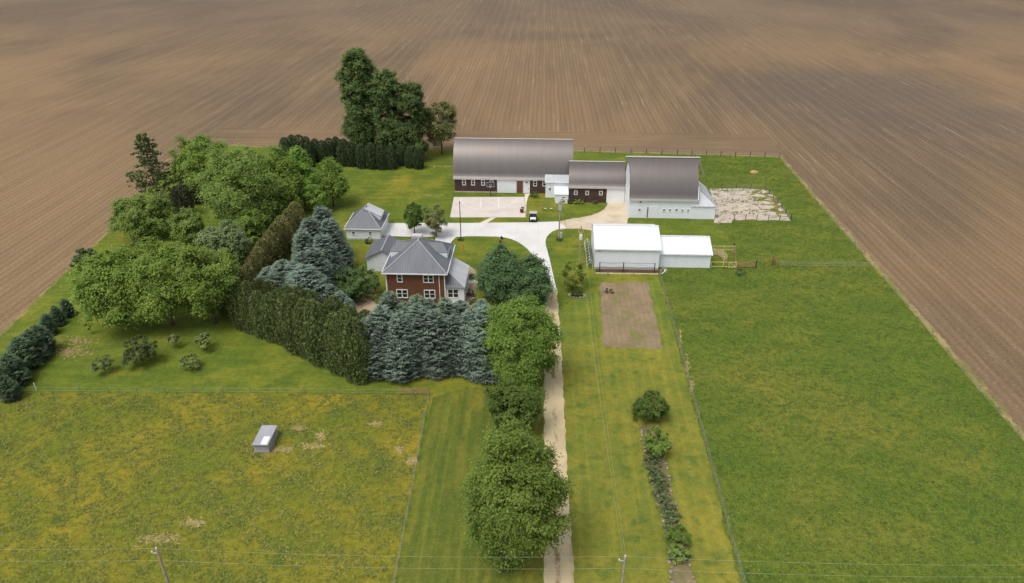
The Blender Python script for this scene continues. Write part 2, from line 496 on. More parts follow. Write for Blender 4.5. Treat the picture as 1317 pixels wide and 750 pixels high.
# ------------------------------------------------------------------ mesh building
class MB:
    def __init__(self):
        self.v, self.f = [], []
    def add(self, vs, fs):
        o = len(self.v)
        self.v += [tuple(p) for p in vs]
        self.f += [tuple(i + o for i in q) for q in fs]
        return self
    def box(self, x0, x1, y0, y1, z0, z1):
        return self.add([(x0, y0, z0), (x1, y0, z0), (x1, y1, z0), (x0, y1, z0), (x0, y0, z1), (x1, y0, z1), (x1, y1, z1), (x0, y1, z1)],
                        [(0, 3, 2, 1), (4, 5, 6, 7), (0, 1, 5, 4), (1, 2, 6, 5), (2, 3, 7, 6), (3, 0, 4, 7)])
    def tube(self, pts, r, n=6, r1=None, cap=True):
        pts = [Vector(p) for p in pts]
        o = len(self.v)
        N = len(pts)
        for i, p in enumerate(pts):
            d = (pts[min(i + 1, N - 1)] - pts[max(i - 1, 0)]).normalized()
            a = d.cross(Vector((0, 0, 1)))
            if a.length < 1e-3:
                a = d.cross(Vector((0, 1, 0)))
            a.normalize()
            b = d.cross(a)
            rr = r if r1 is None else r + (r1 - r) * i / (N - 1)
            for j in range(n):
                t = 2 * PI * j / n
                self.v.append(tuple(p + a * (rr * math.cos(t)) + b * (rr * math.sin(t))))
        for i in range(N - 1):
            for j in range(n):
                self.f.append((o + i * n + j, o + i * n + (j + 1) % n, o + (i + 1) * n + (j + 1) % n, o + (i + 1) * n + j))
        if cap:
            self.f.append(tuple(o + j for j in range(n))[::-1])
            self.f.append(tuple(o + (N - 1) * n + j for j in range(n)))
        return self
    def bar(self, a, b, wx, wz=None):
        """rectangular board between two points"""
        wz = wz or wx
        a, b = Vector(a), Vector(b)
        d = (b - a).normalized()
        s = d.cross(Vector((0, 0, 1)))
        if s.length < 1e-3:
            s = Vector((1, 0, 0))
        s.normalize()
        t = s.cross(d)
        q = []
        for p in (a, b):
            for i, j in ((-1, -1), (1, -1), (1, 1), (-1, 1)):
                q.append(p + s * (i * wx / 2) + t * (j * wz / 2))
        return self.add(q, [(3, 2, 1, 0), (4, 5, 6, 7), (0, 1, 5, 4), (1, 2, 6, 5), (2, 3, 7, 6), (3, 0, 4, 7)])
    def slabpoly(self, pts, th, up=None):
        """polygon thickened downward along its normal"""
        pts = [Vector(p) for p in pts]
        n = (pts[1] - pts[0]).cross(pts[2] - pts[0]).normalized()
        if n.z < 0:
            pts = pts[::-1]
            n = -n
        k = len(pts)
        low = [p - n * th for p in pts]
        fs = [tuple(range(k)), tuple(range(2 * k - 1, k - 1, -1))]
        for i in range(k):
            j = (i + 1) % k
            fs.append((i, i + k, j + k, j))
        return self.add(pts + low, fs)
    def lathe(self, prof, n=12, c=(0, 0, 0)):
        o = len(self.v)
        for r, z in prof:
            for j in range(n):
                t = 2 * PI * j / n
                self.v.append((c[0] + r * math.cos(t), c[1] + r * math.sin(t), c[2] + z))
        for i in range(len(prof) - 1):
            for j in range(n):
                self.f.append((o + i * n + j, o + i * n + (j + 1) % n, o + (i + 1) * n + (j + 1) % n, o + (i + 1) * n + j))
        return self
    def build(self, name, mat, parent=None, smooth=False):
        me = bpy.data.meshes.new(name)
        me.from_pydata(self.v, [], self.f)
        me.update()
        uvl = me.uv_layers.new(name='UVMap')
        nl = len(me.loops)
        nrm = np.zeros(len(me.polygons) * 3)
        me.polygons.foreach_get('normal', nrm)
        nrm = nrm.reshape(-1, 3)
        lt = np.zeros(len(me.polygons), dtype=int)
        me.polygons.foreach_get('loop_total', lt)
        li = np.zeros(nl, dtype=int)
        me.loops.foreach_get('vertex_index', li)
        P = np.array(self.v)[li]
        Nn = np.repeat(nrm, lt, axis=0)
        T = np.stack([-Nn[:, 1], Nn[:, 0], np.zeros(len(Nn))], 1)
        L = np.linalg.norm(T, axis=1, keepdims=True)
        T = np.where(L > 1e-4, T / np.maximum(L, 1e-6), np.array([[1.0, 0, 0]]))
        B = np.cross(Nn, T)
        uv = np.stack([(P * T).sum(1), (P * B).sum(1)], 1)
        uvl.data.foreach_set('uv', uv.ravel())
        if smooth:
            me.polygons.foreach_set('use_smooth', [True] * len(me.polygons))
        me.materials.append(mat)
        return link(name, me, parent)

def link(name, data, parent=None):
    o = bpy.data.objects.new(name, data)
    C.objects.link(o)
    if parent is not None:
        o.parent = parent
    return o

def tag(o, label, cat, group=None, kind=None):
    o['label'] = label
    o['category'] = cat
    if group:
        o['group'] = group
    if kind:
        o['kind'] = kind
    return o

def thing(name, label, cat, loc=(0, 0, 0), rz=0.0, group=None):
    o = link(name, None)
    o.empty_display_size = 0.5
    o.location = loc
    o.rotation_euler = (0, 0, rz)
    return tag(o, label, cat, group)

def copy_tree(o, parent=None):
    c = o.copy()
    C.objects.link(c)
    if parent is not None:
        c.parent = parent
    for ch in list(o.children):
        copy_tree(ch, c)
    return c

# ------------------------------------------------------------------ ground sheets
def smooth_noise(t, seed):
    return math.sin(t * 0.9 + seed) * 0.5 + math.sin(t * 2.3 + seed * 1.7) * 0.3 + math.sin(t * 5.1 + seed * 2.9) * 0.2

def sheet(name, pts, z, mat, jit=0.0, step=0.7, px=True, kind='structure', seed=0.0):
    w_ = [Vector((G(*p)[0], G(*p)[1], 0)) if px else Vector((p[0], p[1], 0)) for p in pts]
    outp = []
    n = len(w_)
    run = 0.0
    for i in range(n):
        a, b = w_[i], w_[(i + 1) % n]
        L = (b - a).length
        k_ = max(1, int(L / step)) if jit else 1
        nn = Vector((-(b - a).y, (b - a).x, 0)).normalized() if L > 0 else Vector()
        for j in range(k_):
            t = j / k_
            s_ = run + t * L
            outp.append(a.lerp(b, t) + nn * (jit * (smooth_noise(s_ * 1.3, seed) + random.uniform(-.5, .5)) if j else 0))
        run += L
    me = bpy.data.meshes.new(name)
    import mathutils
    tris = mathutils.geometry.tessellate_polygon([[Vector((p.x, p.y, 0)) for p in outp]])
    tris = [t if ((outp[t[1]] - outp[t[0]]).cross(outp[t[2]] - outp[t[0]])).z > 0 else (t[0], t[2], t[1]) for t in tris]
    me.from_pydata([(p.x, p.y, z) for p in outp], [], tris)
    me.update()
    me.materials.append(mat)
    o = link(name, me)
    if kind:
        o['kind'] = kind
    return o

me = bpy.data.meshes.new('ploughed_field')
me.from_pydata([(-2600, -600, 0), (2600, -600, 0), (2600, 4200, 0), (-2600, 4200, 0)], [], [(0, 1, 2, 3)])
me.materials.append(M['field'])
link('ploughed_field', me)['kind'] = 'structure'

LB = [(-83.0, 20), (-83.5, 60), (-85.5, 92), (-87, 104), (-89, 121), (-91, 136), (-96, 163), (-97.5, 180), (-94, 190), (-88, 193), (-74, 190.8), (-40, 191.5), (10, 191.6), (38, 190.2), (66, 188.6)]
edge_pts = [(x - 0.7 if i < 8 else x, y + (0.9 if i > 7 else 0)) for i, (x, y) in enumerate(LB)] + [(66.6, 189.3), (65.1, 121), (64.0, 73), (63.6, 10), (-84.2, 10)]
sheet('field_edge', edge_pts, 0.006, M['edge'], 0.35, 1.0, px=False, seed=3)
sheet('lawn', LB + [(65.6, 188), (64.0, 121), (62.9, 73), (62.5, 12), (-83, 12)], 0.014, M['lawn'], 0.3, 1.0, px=False, seed=1)
# fenced pastures
PG = [(21.0, 12), (21.4, 48.8), (22.6, 116.5), (23.3, 119.6), (32.8, 120.3), (40, 120.2), (39, 144), (38.2, 157), (35, 190.2), (38, 189.9), (65.2, 187.8), (63.6, 121), (62.5, 73), (62.2, 12)]
sheet('green_pasture', PG, 0.022, M['pasture_green'], 0.22, 0.8, px=False, seed=5)
PD = [(-14.9, 78.6), (-13.9, 47), (-13.6, 12), (-83, 12), (-82.8, 60), (-81.5, 76.5)]
sheet('dry_pasture', PD, 0.022, M['pasture_dry'], 0.15, 0.8, px=False, seed=6)
sheet('mown_strip', [(4.3, 12), (4.1, 70), (3.7, 104), (9, 108.5), (20.5, 114), (22.4, 116), (21.75, 80), (21.1, 48.8), (20.8, 12)], 0.022, M['strip'], 0.25, 0.9, px=False, seed=8)
sheet('drive_verge', [(-13.2, 12), (-13.4, 47), (-14.3, 78), (-10, 80.5), (1.0, 81), (1.1, 50), (1.2, 12)], 0.022, M['verge'], 0.25, 0.9, px=False, seed=9)
# drives and yards
sheet('gravel_drive', [(1.25, 12), (1.3, 48), (1.25, 72), (1.3, 110.6), (3.55, 110.6), (3.95, 90), (4.05, 70), (4.35, 48), (4.5, 12)], 0.030, M['gravel'], 0.12, 0.6, px=False, seed=2)
YARD = [(716, 285.6), (727, 283.2), (735, 281.5), (748, 279.8), (761, 277), (770, 273.5), (777, 269.6), (780, 265.5), (781.5, 261), (806, 260.6), (808.5, 279), (806, 290), (800, 301), (764, 302), (762, 297), (745, 294.2), (728, 294.5), (719, 296)]
sheet('gravel_yard', YARD, 0.030, M['yard'], 0.12, 0.5, seed=4)
APRON = [(489, 290), (494, 287.2), (560, 287), (600, 287), (676, 286.2), (700, 285.6), (717, 285), (723, 289), (729, 293.6), (722, 294), (716, 295.6), (710, 298.2), (705.5, 302), (702.6, 306), (701.6, 310.5), (702, 316), (703.6, 321), (707, 334), (711.5, 354), (716, 373.2), (699.5, 373.2), (697.5, 362), (694, 350), (689, 337), (683, 326), (678, 320), (671, 314.5), (665, 310.8), (657, 307.5), (649, 305.6), (639, 304.6), (615, 304), (600, 304.2), (587, 305), (582, 309.5), (576, 318), (560, 318), (560, 305), (520, 304.5), (489, 303.5)]
ap = sheet('concrete_driveway', APRON, 0.040, M['concrete'])
sheet('court', [(583.7, 253.6), (674.5, 253.4), (676, 279.7), (578.8, 279.8)], 0.034, M['court'])
sheet('barn_walk', [(674.8, 249.3), (681.6, 249.1), (679, 254), (677, 262), (676.4, 279.6), (674.9, 253.4)], 0.034, M['path'])
sheet('court_walk', [(631, 280), (638, 280), (625, 287.6), (615.5, 287.6)], 0.034, M['path'])
def line(name, pts, wd, z):
    mb = MB()
    q = [G(*p, z) for p in pts]
    L, R = [], []
    for i, p in enumerate(q):
        d = (q[min(i + 1, len(q) - 1)] - q[max(i - 1, 0)]).normalized()
        nn = Vector((-d.y, d.x, 0)) * wd / 2
        L.append(p + nn)
        R.append(p - nn)
    for i in range(len(q) - 1):
        mb.add([L[i], R[i], R[i + 1], L[i + 1]], [(0, 1, 2, 3)])
    o = mb.build(name, M['court_line'])
    o['kind'] = 'structure'
line('court_marking', [(619, 254.5), (618, 267.6), (641.5, 267.4), (641.3, 254.8)], 0.22, 0.042)
line('court_marking', [(592.6, 255), (593, 259.5), (597, 263), (603, 266), (611, 268.4), (622, 269.8), (634, 269.6), (644, 268), (653, 265), (660, 261), (664.5, 257), (665.5, 255)], 0.16, 0.047)
sheet('broken_slab', [(913, 242.8), (949.8, 242.4), (985, 243.4), (997, 253), (1017, 283.8), (942, 282.9), (941, 286.8), (918, 286.8)], 0.032, M['slab'], 0.25, 0.6, seed=12)
sheet('garden_plot', [(772, 364), (833, 362.5), (852.5, 449.5), (775, 446)], 0.032, M['garden'], 0.25, 0.5, seed=14)
sheet('shed_bed', [(766, 346.2), (848, 346.6), (849, 351.5), (766, 350.6)], 0.032, M['darksoil'], 0.1, 0.5, seed=15)
BED = [(824, 548), (826, 566), (830, 585), (835, 606), (843, 632), (851, 657), (856, 685), (859, 708), (862, 730), (866, 760), (896, 760), (891, 740), (884, 708), (877, 688), (871.5, 667), (865, 640), (859, 610), (852, 585), (848, 566), (845, 548)]
sheet('planting_bed', BED, 0.032, M['bedsoil'], 0.12, 0.5, seed=16)
sheet('mulch_border', [(582, 333), (592, 339), (603, 341), (612, 348), (614, 362), (611, 380), (606, 400), (570, 402), (576, 392), (598, 390), (600, 345)], 0.032, M['mulch'], 0.15, 0.5, seed=17)
sheet('mulch_border', [(432, 396), (450, 380), (480, 372), (497, 386), (490, 402), (450, 406)], 0.032, M['mulch'], 0.2, 0.5, seed=18)
sheet('garden_path', [(601, 361), (614, 360.5), (616, 364), (601, 365)], 0.040, M['path'])
# ------------------------------------------------------------------ loose grass (uncountable)
def quad_cloud(name, V, tone, mat, parent=None, tri=False):
    """V: (n, k, 3) polygons; tone: (n,) per-face value kept as an attribute"""
    n, kk = V.shape[0], V.shape[1]
    me = bpy.data.meshes.new(name)
    me.vertices.add(n * kk)
    me.vertices.foreach_set('co', V.reshape(-1).astype(np.float32))
    me.loops.add(n * kk)
    me.loops.foreach_set('vertex_index', np.arange(n * kk, dtype=np.int32))
    me.polygons.add(n)
    me.polygons.foreach_set('loop_start', np.arange(0, n * kk, kk, dtype=np.int32))
    me.polygons.foreach_set('loop_total', np.full(n, kk, dtype=np.int32))
    me.update(calc_edges=True)
    at = me.attributes.new('tone', 'FLOAT', 'FACE')
    at.data.foreach_set('value', np.clip(tone, 0, 1).astype(np.float32))
    me.materials.append(mat)
    return link(name, me, parent)

def in_poly(P, poly):
    x, y = P[:, 0], P[:, 1]
    ins = np.zeros(len(P), bool)
    j = len(poly) - 1
    for i in range(len(poly)):
        xi, yi = poly[i]
        xj, yj = poly[j]
        c = ((yi > y) != (yj > y)) & (x < (xj - xi) * (y - yi) / (yj - yi + 1e-12) + xi)
        ins ^= c
        j = i
    return ins

def vnoise(P, s, seed):
    r = np.random.default_rng(seed)
    tot = np.zeros(len(P))
    for o in range(3):
        k_ = r.normal(size=(5, 2)) * s * (1.9 ** o)
        ph = r.uniform(0, 6.28, 5)
        tot += np.sin(P[:, :2] @ k_.T * 2 * PI + ph).sum(1) / (5 * 1.5 ** o)
    return tot

def grass_tufts(name, poly, n, mat, size, thr, label_kind='stuff', seed=1, hmul=1.0):
    r = np.random.default_rng(seed)
    xs = [p[0] for p in poly]
    ys = [p[1] for p in poly]
    P = np.stack([r.uniform(min(xs), max(xs), n), r.uniform(max(min(ys), 38), max(ys), n)], 1)
    P = P[in_poly(P, poly)]
    nz = vnoise(P, 0.18, seed) + r.normal(size=len(P)) * 0.25
    P = P[nz > thr]
    k_ = len(P)
    V = []
    for _ in range(3):
        a = r.uniform(0, 2 * PI, k_)
        d = np.stack([np.cos(a), np.sin(a), np.zeros(k_)], 1)
        t = np.stack([-np.sin(a), np.cos(a), np.zeros(k_)], 1)
        sz = size * r.uniform(0.5, 1.3, k_)[:, None]
        base = np.concatenate([P, np.full((k_, 1), 0.02)], 1) + d * 0.05
        up = np.array([[0, 0, 1.0]])
        tip = base + d * sz * 0.75 + up * sz * hmul * r.uniform(0.3, 0.7, k_)[:, None]
        V.append(np.stack([base - t * sz * 0.28, base + t * sz * 0.28, tip + t * sz * 0.2, tip - t * sz * 0.12], 1))
    V = np.concatenate(V, 0)
    o = quad_cloud(name, V, r.uniform(0, 1, len(V)), mat)
    o['kind'] = 'stuff'
    return o
HV = []
hr = np.random.default_rng(44)
for (a, b, ww, hh, nn) in [(360, 578, 13, 3, 150), (402, 574, 14, 3, 120), (384, 551, 7, 2.2, 90), (412, 560, 5, 6, 80), (205, 693, 22, 5, 170), (483, 545, 7, 2.5, 90), (530, 592, 6, 4, 90), (514, 578, 5, 3, 70), (92, 452, 20, 6, 260), (98, 438, 16, 4, 160), (250, 672, 12, 4, 120), (700, 412, 4, 5, 70), (884, 470, 2, 12, 80), (890, 496, 2, 7, 50), (875, 432, 1.5, 9, 40), (560, 252, 14, 1, 60), (570, 214, 22, 1, 140)]:
    q = np.stack([a + hr.normal(size=nn) * ww * .6, b + hr.normal(size=nn) * hh * .6], 1)
    P = np.array([tuple(G(x, y, .06)) for x, y in q])
    an = hr.uniform(0, 2 * PI, nn)
    d = np.stack([np.cos(an), np.sin(an), hr.uniform(-.12, .3, nn)], 1)
    t_ = np.stack([-np.sin(an), np.cos(an), np.zeros(nn)], 1)
    L = hr.uniform(.12, .42, nn)[:, None]
    HV.append(np.stack([P - d * L, P + t_ * L * .3, P + d * L, P - t_ * L * .3], 1))
HV = np.concatenate(HV)
quad_cloud('straw_litter', HV, hr.uniform(0, 1, len(HV)), tuft_mat('straw', S(128, 118, 66), S(154, 138, 88), S(180, 162, 116)))['kind'] = 'stuff'
inner = lambda poly, c, q: [(c[0] + (x - c[0]) * q, c[1] + (y - c[1]) * q) for x, y in poly]
grass_tufts('pasture_grass', PG, 60000, M['tuft_green'], 0.28, 0.15, seed=21, hmul=0.5)
grass_tufts('pasture_grass', PD, 48000, M['tuft_dry'], 0.27, 0.15, seed=22, hmul=0.5)

# ------------------------------------------------------------------ foliage
def unit(v):
    return v / np.maximum(np.linalg.norm(v, axis=-1, keepdims=True), 1e-9)

def leaf_quads(P, Nn, s, r, aspect=1.6, updir=None):
    """rhombus leaves at P with normals Nn, size s"""
    k_ = len(P)
    rd = updir if updir is not None else r.normal(size=(k_, 3))
    t = unit(np.cross(Nn, rd))
    b = np.cross(Nn, t)
    s = s[:, None]
    fold = Nn * s * 0.18
    return np.stack([P - b * s * aspect * 0.5, P + t * s * 0.5 + fold, P + b * s * aspect * 0.5, P - t * s * 0.5 + fold], 1)

def crown_broad(h, rad_, base, seed, nclump=70, per=90, leaf=0.34, prof='round', lump=0.3):
    nclump = int(nclump * 1.15)
    r = np.random.default_rng(seed)
    zc, hz = (h + base) / 2, (h - base) / 2
    d = unit(r.normal(size=(nclump, 3)))
    fr = r.uniform(0.35, 1.0, nclump) ** 0.45
    wave = 1 + lump * (np.sin(d @ r.normal(size=3) * 4 + r.uniform(0, 6)) * 0.6 + np.sin(d @ r.normal(size=3) * 7 + r.uniform(0, 6)) * 0.4)
    zz = d[:, 2] * fr * wave
    rr = np.ones(nclump)
    t = np.clip((zz + 1) / 2, 0, 1)
    if prof == 'cone':
        rr = np.where(t < 0.3, 0.75 + t, 1.15 - 0.75 * (t - .3) / .7)
    elif prof == 'tall':
        rr = 0.75 + 0.4 * np.sin(t * PI * 1.1 + 0.4)
    elif prof == 'egg':
        rr = 0.78 + 0.36 * np.sin(np.clip(t * 1.15, 0, 1) * PI) ** 0.8
    elif prof == 'vase':
        rr = 0.62 + 0.55 * t
    cs = min(rad_, hz) * r.uniform(0.13, 0.31, nclump) * (1.1 if prof != 'tall' else 1.15)
    shrink = 1 - 0.22
    cen = np.stack([d[:, 0] * fr * wave * rad_ * rr * shrink, d[:, 1] * fr * wave * rad_ * rr * shrink, zc + zz * hz * 0.86], 1)
    if prof == 'column':
        zz = r.uniform(-1, 1, nclump)
        t = (zz + 1) / 2
        an = r.uniform(0, 2 * PI, nclump)
        rr = np.where(t < .2, .6 + 2 * t, 1.0) * (1 - .5 * np.clip((t - .72) / .28, 0, 1) ** 2)
        rr = rr * np.sqrt(r.uniform(.15, 1, nclump)) * (1 + .22 * np.sin(an * 2 + t * 11 + seed) + .12 * np.sin(t * 23 + an)) * rad_ * .86
        cen = np.stack([rr * np.cos(an), rr * np.sin(an), zc + zz * hz * .93], 1)
    tone_c = r.uniform(0.25, 0.68, nclump)
    NL = 7
    cnt = np.maximum(3, (per * 2.3 / NL * (cs / cs.mean()) ** 2)).astype(int)
    ck = np.repeat(np.arange(nclump), cnt)
    m = len(ck)
    outd = unit(cen / np.array([rad_, rad_, hz]) - np.array([0, 0, zc / hz]))
    sd_ = unit(outd[ck] * 0.5 + r.normal(size=(m, 3)) * 0.7 + np.array([0, 0, 0.45]))
    sl = cs[ck] * r.uniform(0.55, 1.3, m)
    st = r.uniform(-0.16, 0.16, m)
    ci = np.repeat(ck, NL)
    si = np.repeat(np.arange(m), NL)
    n = len(ci)
    tt_ = np.tile(np.linspace(0.3, 1.0, NL), m) + r.uniform(-.08, .08, n)
    ld = sd_[si]
    P = cen[ci] + ld * (sl[si] * tt_)[:, None] * np.array([1.06, 1.06, 0.85]) + r.normal(size=(n, 3)) * (sl[si] * 0.13)[:, None]
    P[:, 2] -= 0.1 * sl[si] * tt_ ** 2
    Nn = unit(ld * 0.35 + outd[ci] * 0.35 + np.array([0, 0, 0.9]) + r.normal(size=(n, 3)) * 0.38)
    keep = P[:, 2] > 0.05
    s = leaf * 0.62 * r.uniform(0.6, 1.4, n) * (1.15 - 0.4 * tt_)
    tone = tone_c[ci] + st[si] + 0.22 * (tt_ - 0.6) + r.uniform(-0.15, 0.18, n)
    V = leaf_quads(P, Nn, s, r, 1.7, ld + r.normal(size=(n, 3)) * 0.5)
    return V[keep], tone[keep], cen

def tree_trunk(h, base, rad0, cen, seed, nl=7):
    r = random.Random(seed)
    mb = MB()
    top = base + (h - base) * 0.72
    pts = [(0, 0, -0.15), (r.uniform(-.05, .05) * h * .1, 0, base * 0.6 + 0.1), (r.uniform(-.1, .1), r.uniform(-.1, .1), base + (h - base) * 0.3), (r.uniform(-.3, .3), r.uniform(-.3, .3), top)]
    mb.tube(pts, rad0, 8, rad0 * 0.25)
    idx = list(range(len(cen)))
    r.shuffle(idx)
    for i in idx[:nl]:
        c = Vector(cen[i])
        z0 = max(base * 0.7, min(top * 0.85, c.z * r.uniform(0.45, 0.75)))
        mid = Vector((c.x * 0.45, c.y * 0.45, z0 + (c.z - z0) * 0.6))
        mb.tube([(0, 0, z0), mid, c], rad0 * 0.42, 5, rad0 * 0.1)
    return mb

def broad_tree(name, label, px, ytop, h, r_, mat, base=None, seed=0, nclump=70, per=90, leaf=0.34, prof='round', cat='tree', group=None, trunk=None, lump=0.3, bark='bark', zf=0.97, rt=None):
    loc = G(px, ytop, h * zf)
    base = h * 0.14 if base is None else base
    t = thing(name, label, cat, (loc.x, loc.y, 0), 0, group)
    V, tone, cen = crown_broad(h, r_, base, seed, nclump, per, leaf, prof, lump)
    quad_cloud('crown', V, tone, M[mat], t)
    tree_trunk(h, base, rt or max(0.05, 0.022 * h), cen, seed).build('trunk', M[bark], t, True)
    return t

def spruce_mesh(h, r_, seed, gapz=0.42, base=0.25, per=5, droop=0.18, w0=0.5, taper=0.85, blunt=0.0):
    r = np.random.default_rng(seed)
    V, T = [], []
    z = base
    up = np.array([0, 0, 1.0])
    lobes = [(r.uniform(0, 6.28), r.uniform(0.1, 0.9), r.uniform(.1, .28)) for _ in range(9)]
    area = 0.5 * 2 * PI * r_ * h
    nb = int(area / (w0 * gapz) * 1.25)
    for i in range(nb):
        f = 1 - math.sqrt(r.uniform(0, 1)) if r.uniform() < 0.75 else r.uniform(0.3, 0.97)
        f = min(f, 0.97)
        z = base + f * (h - base)
        a = i * 2.39996 + r.uniform(-.3, .3)
        L0 = r_ * max(0.05, (1 - f) ** taper) * (1 - blunt * (1 - f) ** 6)
        bump_ = 1.0
        for la, lf, lw in lobes:
            da = math.atan2(math.sin(a - la), math.cos(a - la))
            bump_ += 0.26 * math.exp(-(da / .7) ** 2 - ((f - lf) / lw) ** 2)
        L = L0 * r.uniform(0.72, 1.04) * (bump_ - 0.1) + 0.1
        d = np.array([math.cos(a), math.sin(a), 0])
        s = np.array([-d[1], d[0], 0])
        tn = r.uniform(0.05, 0.55)
        m = max(2, int(per * (0.4 + 0.6 * L / r_)))
        t0 = max(0.25, 1 - 2.2 / max(L, .5))
        for j in range(m):
            t = t0 + (1 - t0) * (j + 0.7) / m
            p = d * (L * t) + up * (z - droop * L * math.sin(t * 2.6) + 0.22 * L * t * t * t)
            ww = w0 * (1.15 - 0.6 * t) * r.uniform(.7, 1.25) * min(1, 0.5 + L / 2)
            ln = max(0.3, L * (1 - t0) / m * 1.5)
            for sd_ in (-1, 0, 1):
                dd = d * math.cos(sd_ * 0.8) + s * math.sin(sd_ * 0.8) + up * r.uniform(-.25, .35)
                q = p + s * sd_ * ww * 0.4 + r.normal(size=3) * .05
                side_ = np.cross(dd, up)
                side_ = side_ / np.linalg.norm(side_)
                tilt = up * r.uniform(-.3, .3)
                V.append([q - dd * ln * 0.35, q + (side_ + tilt) * ww * 0.32 - up * .04, q + dd * ln * 0.8 + up * .03, q - (side_ + tilt) * ww * 0.32 - up * .04])
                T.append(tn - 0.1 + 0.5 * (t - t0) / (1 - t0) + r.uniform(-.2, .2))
    for i in range(10):
        a = r.uniform(0, 6.28)
        d = np.array([math.cos(a), math.sin(a), 0])
        V.append([d * 0.0 + up * h * 0.95, d * 0.14 + up * h * 0.965, up * h * 1.01, -d * 0.1 + up * h * .97])
        T.append(0.6)
    return np.array(V), np.array(T)

def spruce_proto(mat, h, r_, seed, **kw):
    V, T = spruce_mesh(h, r_, seed, **kw)
    return V, T

def plume_mesh(h, r_, seed, n=2600, sub=8, s=0.42):
    """a column of upright sprays with several leaders"""
    r = np.random.default_rng(seed)
    heads = [(0, 0, h, r_)] + [(r_ * 0.5 * math.cos(a), r_ * 0.5 * math.sin(a), h * r.uniform(.6, .96), r_ * r.uniform(.38, .58)) for a in (np.arange(sub) * 2 * PI / sub + r.uniform(-.4, .4, sub))]
    V, T = [], []
    for (x, y, hh, rr) in heads:
        m = int(n * (rr / r_) ** 1.3 / (1 + sub * 0.35))
        t = r.uniform(0.0, 1, m) ** 0.9
        a = r.uniform(0, 2 * PI, m)
        pr = rr * np.where(t < 0.35, 0.82 + 0.5 * t, np.sqrt(np.maximum(0, 1 - ((t - .35) / .65) ** 2.2)))
        pr = pr * (1 + 0.13 * np.sin(a * 5 + t * 9 + seed) + 0.08 * np.sin(a * 9 - t * 14)) * r.uniform(.82, 1.05, m)
        P = np.stack([x + pr * np.cos(a), y + pr * np.sin(a), 0.1 + t * (hh - 0.3)], 1)
        o = np.stack([np.cos(a), np.sin(a), 0.25 + 0.7 * t ** 3], 1)
        N_ = unit(o + r.normal(size=(m, 3)) * 0.5)
        axis = unit(np.stack([0.35 * np.cos(a), 0.35 * np.sin(a), np.ones(m)], 1) + r.normal(size=(m, 3)) * 0.42)
        side = unit(np.cross(axis, N_))
        sz = (s * r.uniform(.6, 1.3, m))[:, None]
        V.append(np.stack([P - axis * sz * .55, P + side * sz * .33, P + axis * sz * .75 + o * sz * 0.12, P - side * sz * .33], 1))
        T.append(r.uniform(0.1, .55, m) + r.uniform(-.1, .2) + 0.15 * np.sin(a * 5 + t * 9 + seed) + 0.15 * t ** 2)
    return np.concatenate(V), np.concatenate(T)

def cone_trunk(h, r0):
    return MB().tube([(0, 0, -0.15), (0, 0, h * 0.5), (0, 0, h * 0.97)], r0, 7, r0 * 0.12)

def proto_conifer(name, V, T, mat, h, r0):
    """crown and trunk meshes; returns (crown mesh, trunk mesh)"""
    c = quad_cloud('crown', V, T, M[mat])
    t = cone_trunk(h, r0).build('trunk', M['bark'], None, True)
    return [c, t], h

def place_conifer(proto, name, label, cat, loc, h, group, wide=1.0, first=[set()]):
    parts, h0 = proto
    root = thing(name, label, cat, loc, random.uniform(0, 6.28), group)
    sc = h / h0
    root.scale = (sc * wide, sc * wide, sc)
    for p in parts:
        if p.parent is None and p.name not in first[0]:
            first[0].add(p.name)
            p.parent = root
        else:
            q = p.copy()
            C.objects.link(q)
            q.parent = root
    return root

# ---- blue spruces
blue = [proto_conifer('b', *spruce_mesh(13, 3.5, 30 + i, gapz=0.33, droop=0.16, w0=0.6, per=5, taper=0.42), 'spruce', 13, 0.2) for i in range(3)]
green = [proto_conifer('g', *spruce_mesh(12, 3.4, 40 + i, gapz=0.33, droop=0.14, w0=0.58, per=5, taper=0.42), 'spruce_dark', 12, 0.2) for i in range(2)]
young = [proto_conifer('y', *spruce_mesh(4.5, 2.3, 50 + i, gapz=0.2, droop=0.12, w0=0.36, per=5, base=0.12, taper=0.5), 'spruce_young', 4.5, 0.1) for i in range(2)]
gb = 'blue spruces in the screen before the brick house'
front = [(468, 410), (478, 403), (489, 393), (513, 402), (536, 391), (557, 399), (583, 405), (606, 396), (624, 393)]
for i, (px, py) in enumerate(front):
    h = 12.4 + random.uniform(-.5, .5)
    p = G(px, py, h)
    p.y = 84.4 + random.uniform(-.7, .7)
    d = G(px, py, 0)
    dirv = Vector((d.x, d.y, -CAM_H))
    t = p.y / d.y
    hh = CAM_H - CAM_H * t
    place_conifer(blue[i % 3], 'blue_spruce', 'tall blue spruce in the near row of the screen before the brick house', 'spruce', (d.x * t, p.y, 0), hh, gb, random.uniform(.95, 1.12))
back = [(499, 374, 'spruce_dark'), (521, 388, 0), (536, 379, 0), (551, 384, 1), (572, 382, 1), (592, 386, 0), (619, 385, 1)]
for i, (px, py, q) in enumerate(back):
    d = G(px, py, 0)
    Y = 88.6 + random.uniform(-.5, .5)
    t = Y / d.y
    place_conifer(green[(i // 2) % 2] if i % 2 == 0 else blue[i % 3], 'spruce', 'greener spruce in the row nearest the brick house wall', 'spruce', (d.x * t, Y, 0), CAM_H - CAM_H * t, 'spruces close to the brick house', random.uniform(.9, 1.1))
side = [(411, 264, 11.5), (422, 280, 11), (397, 278, 11.5), (412, 300, 11), (387, 295, 11), (402, 318, 10.5), (388, 323, 10), (361, 335, 9), (390, 341, 9.5), (376, 338, 9), (345, 343, 7.5), (420, 312, 9)]
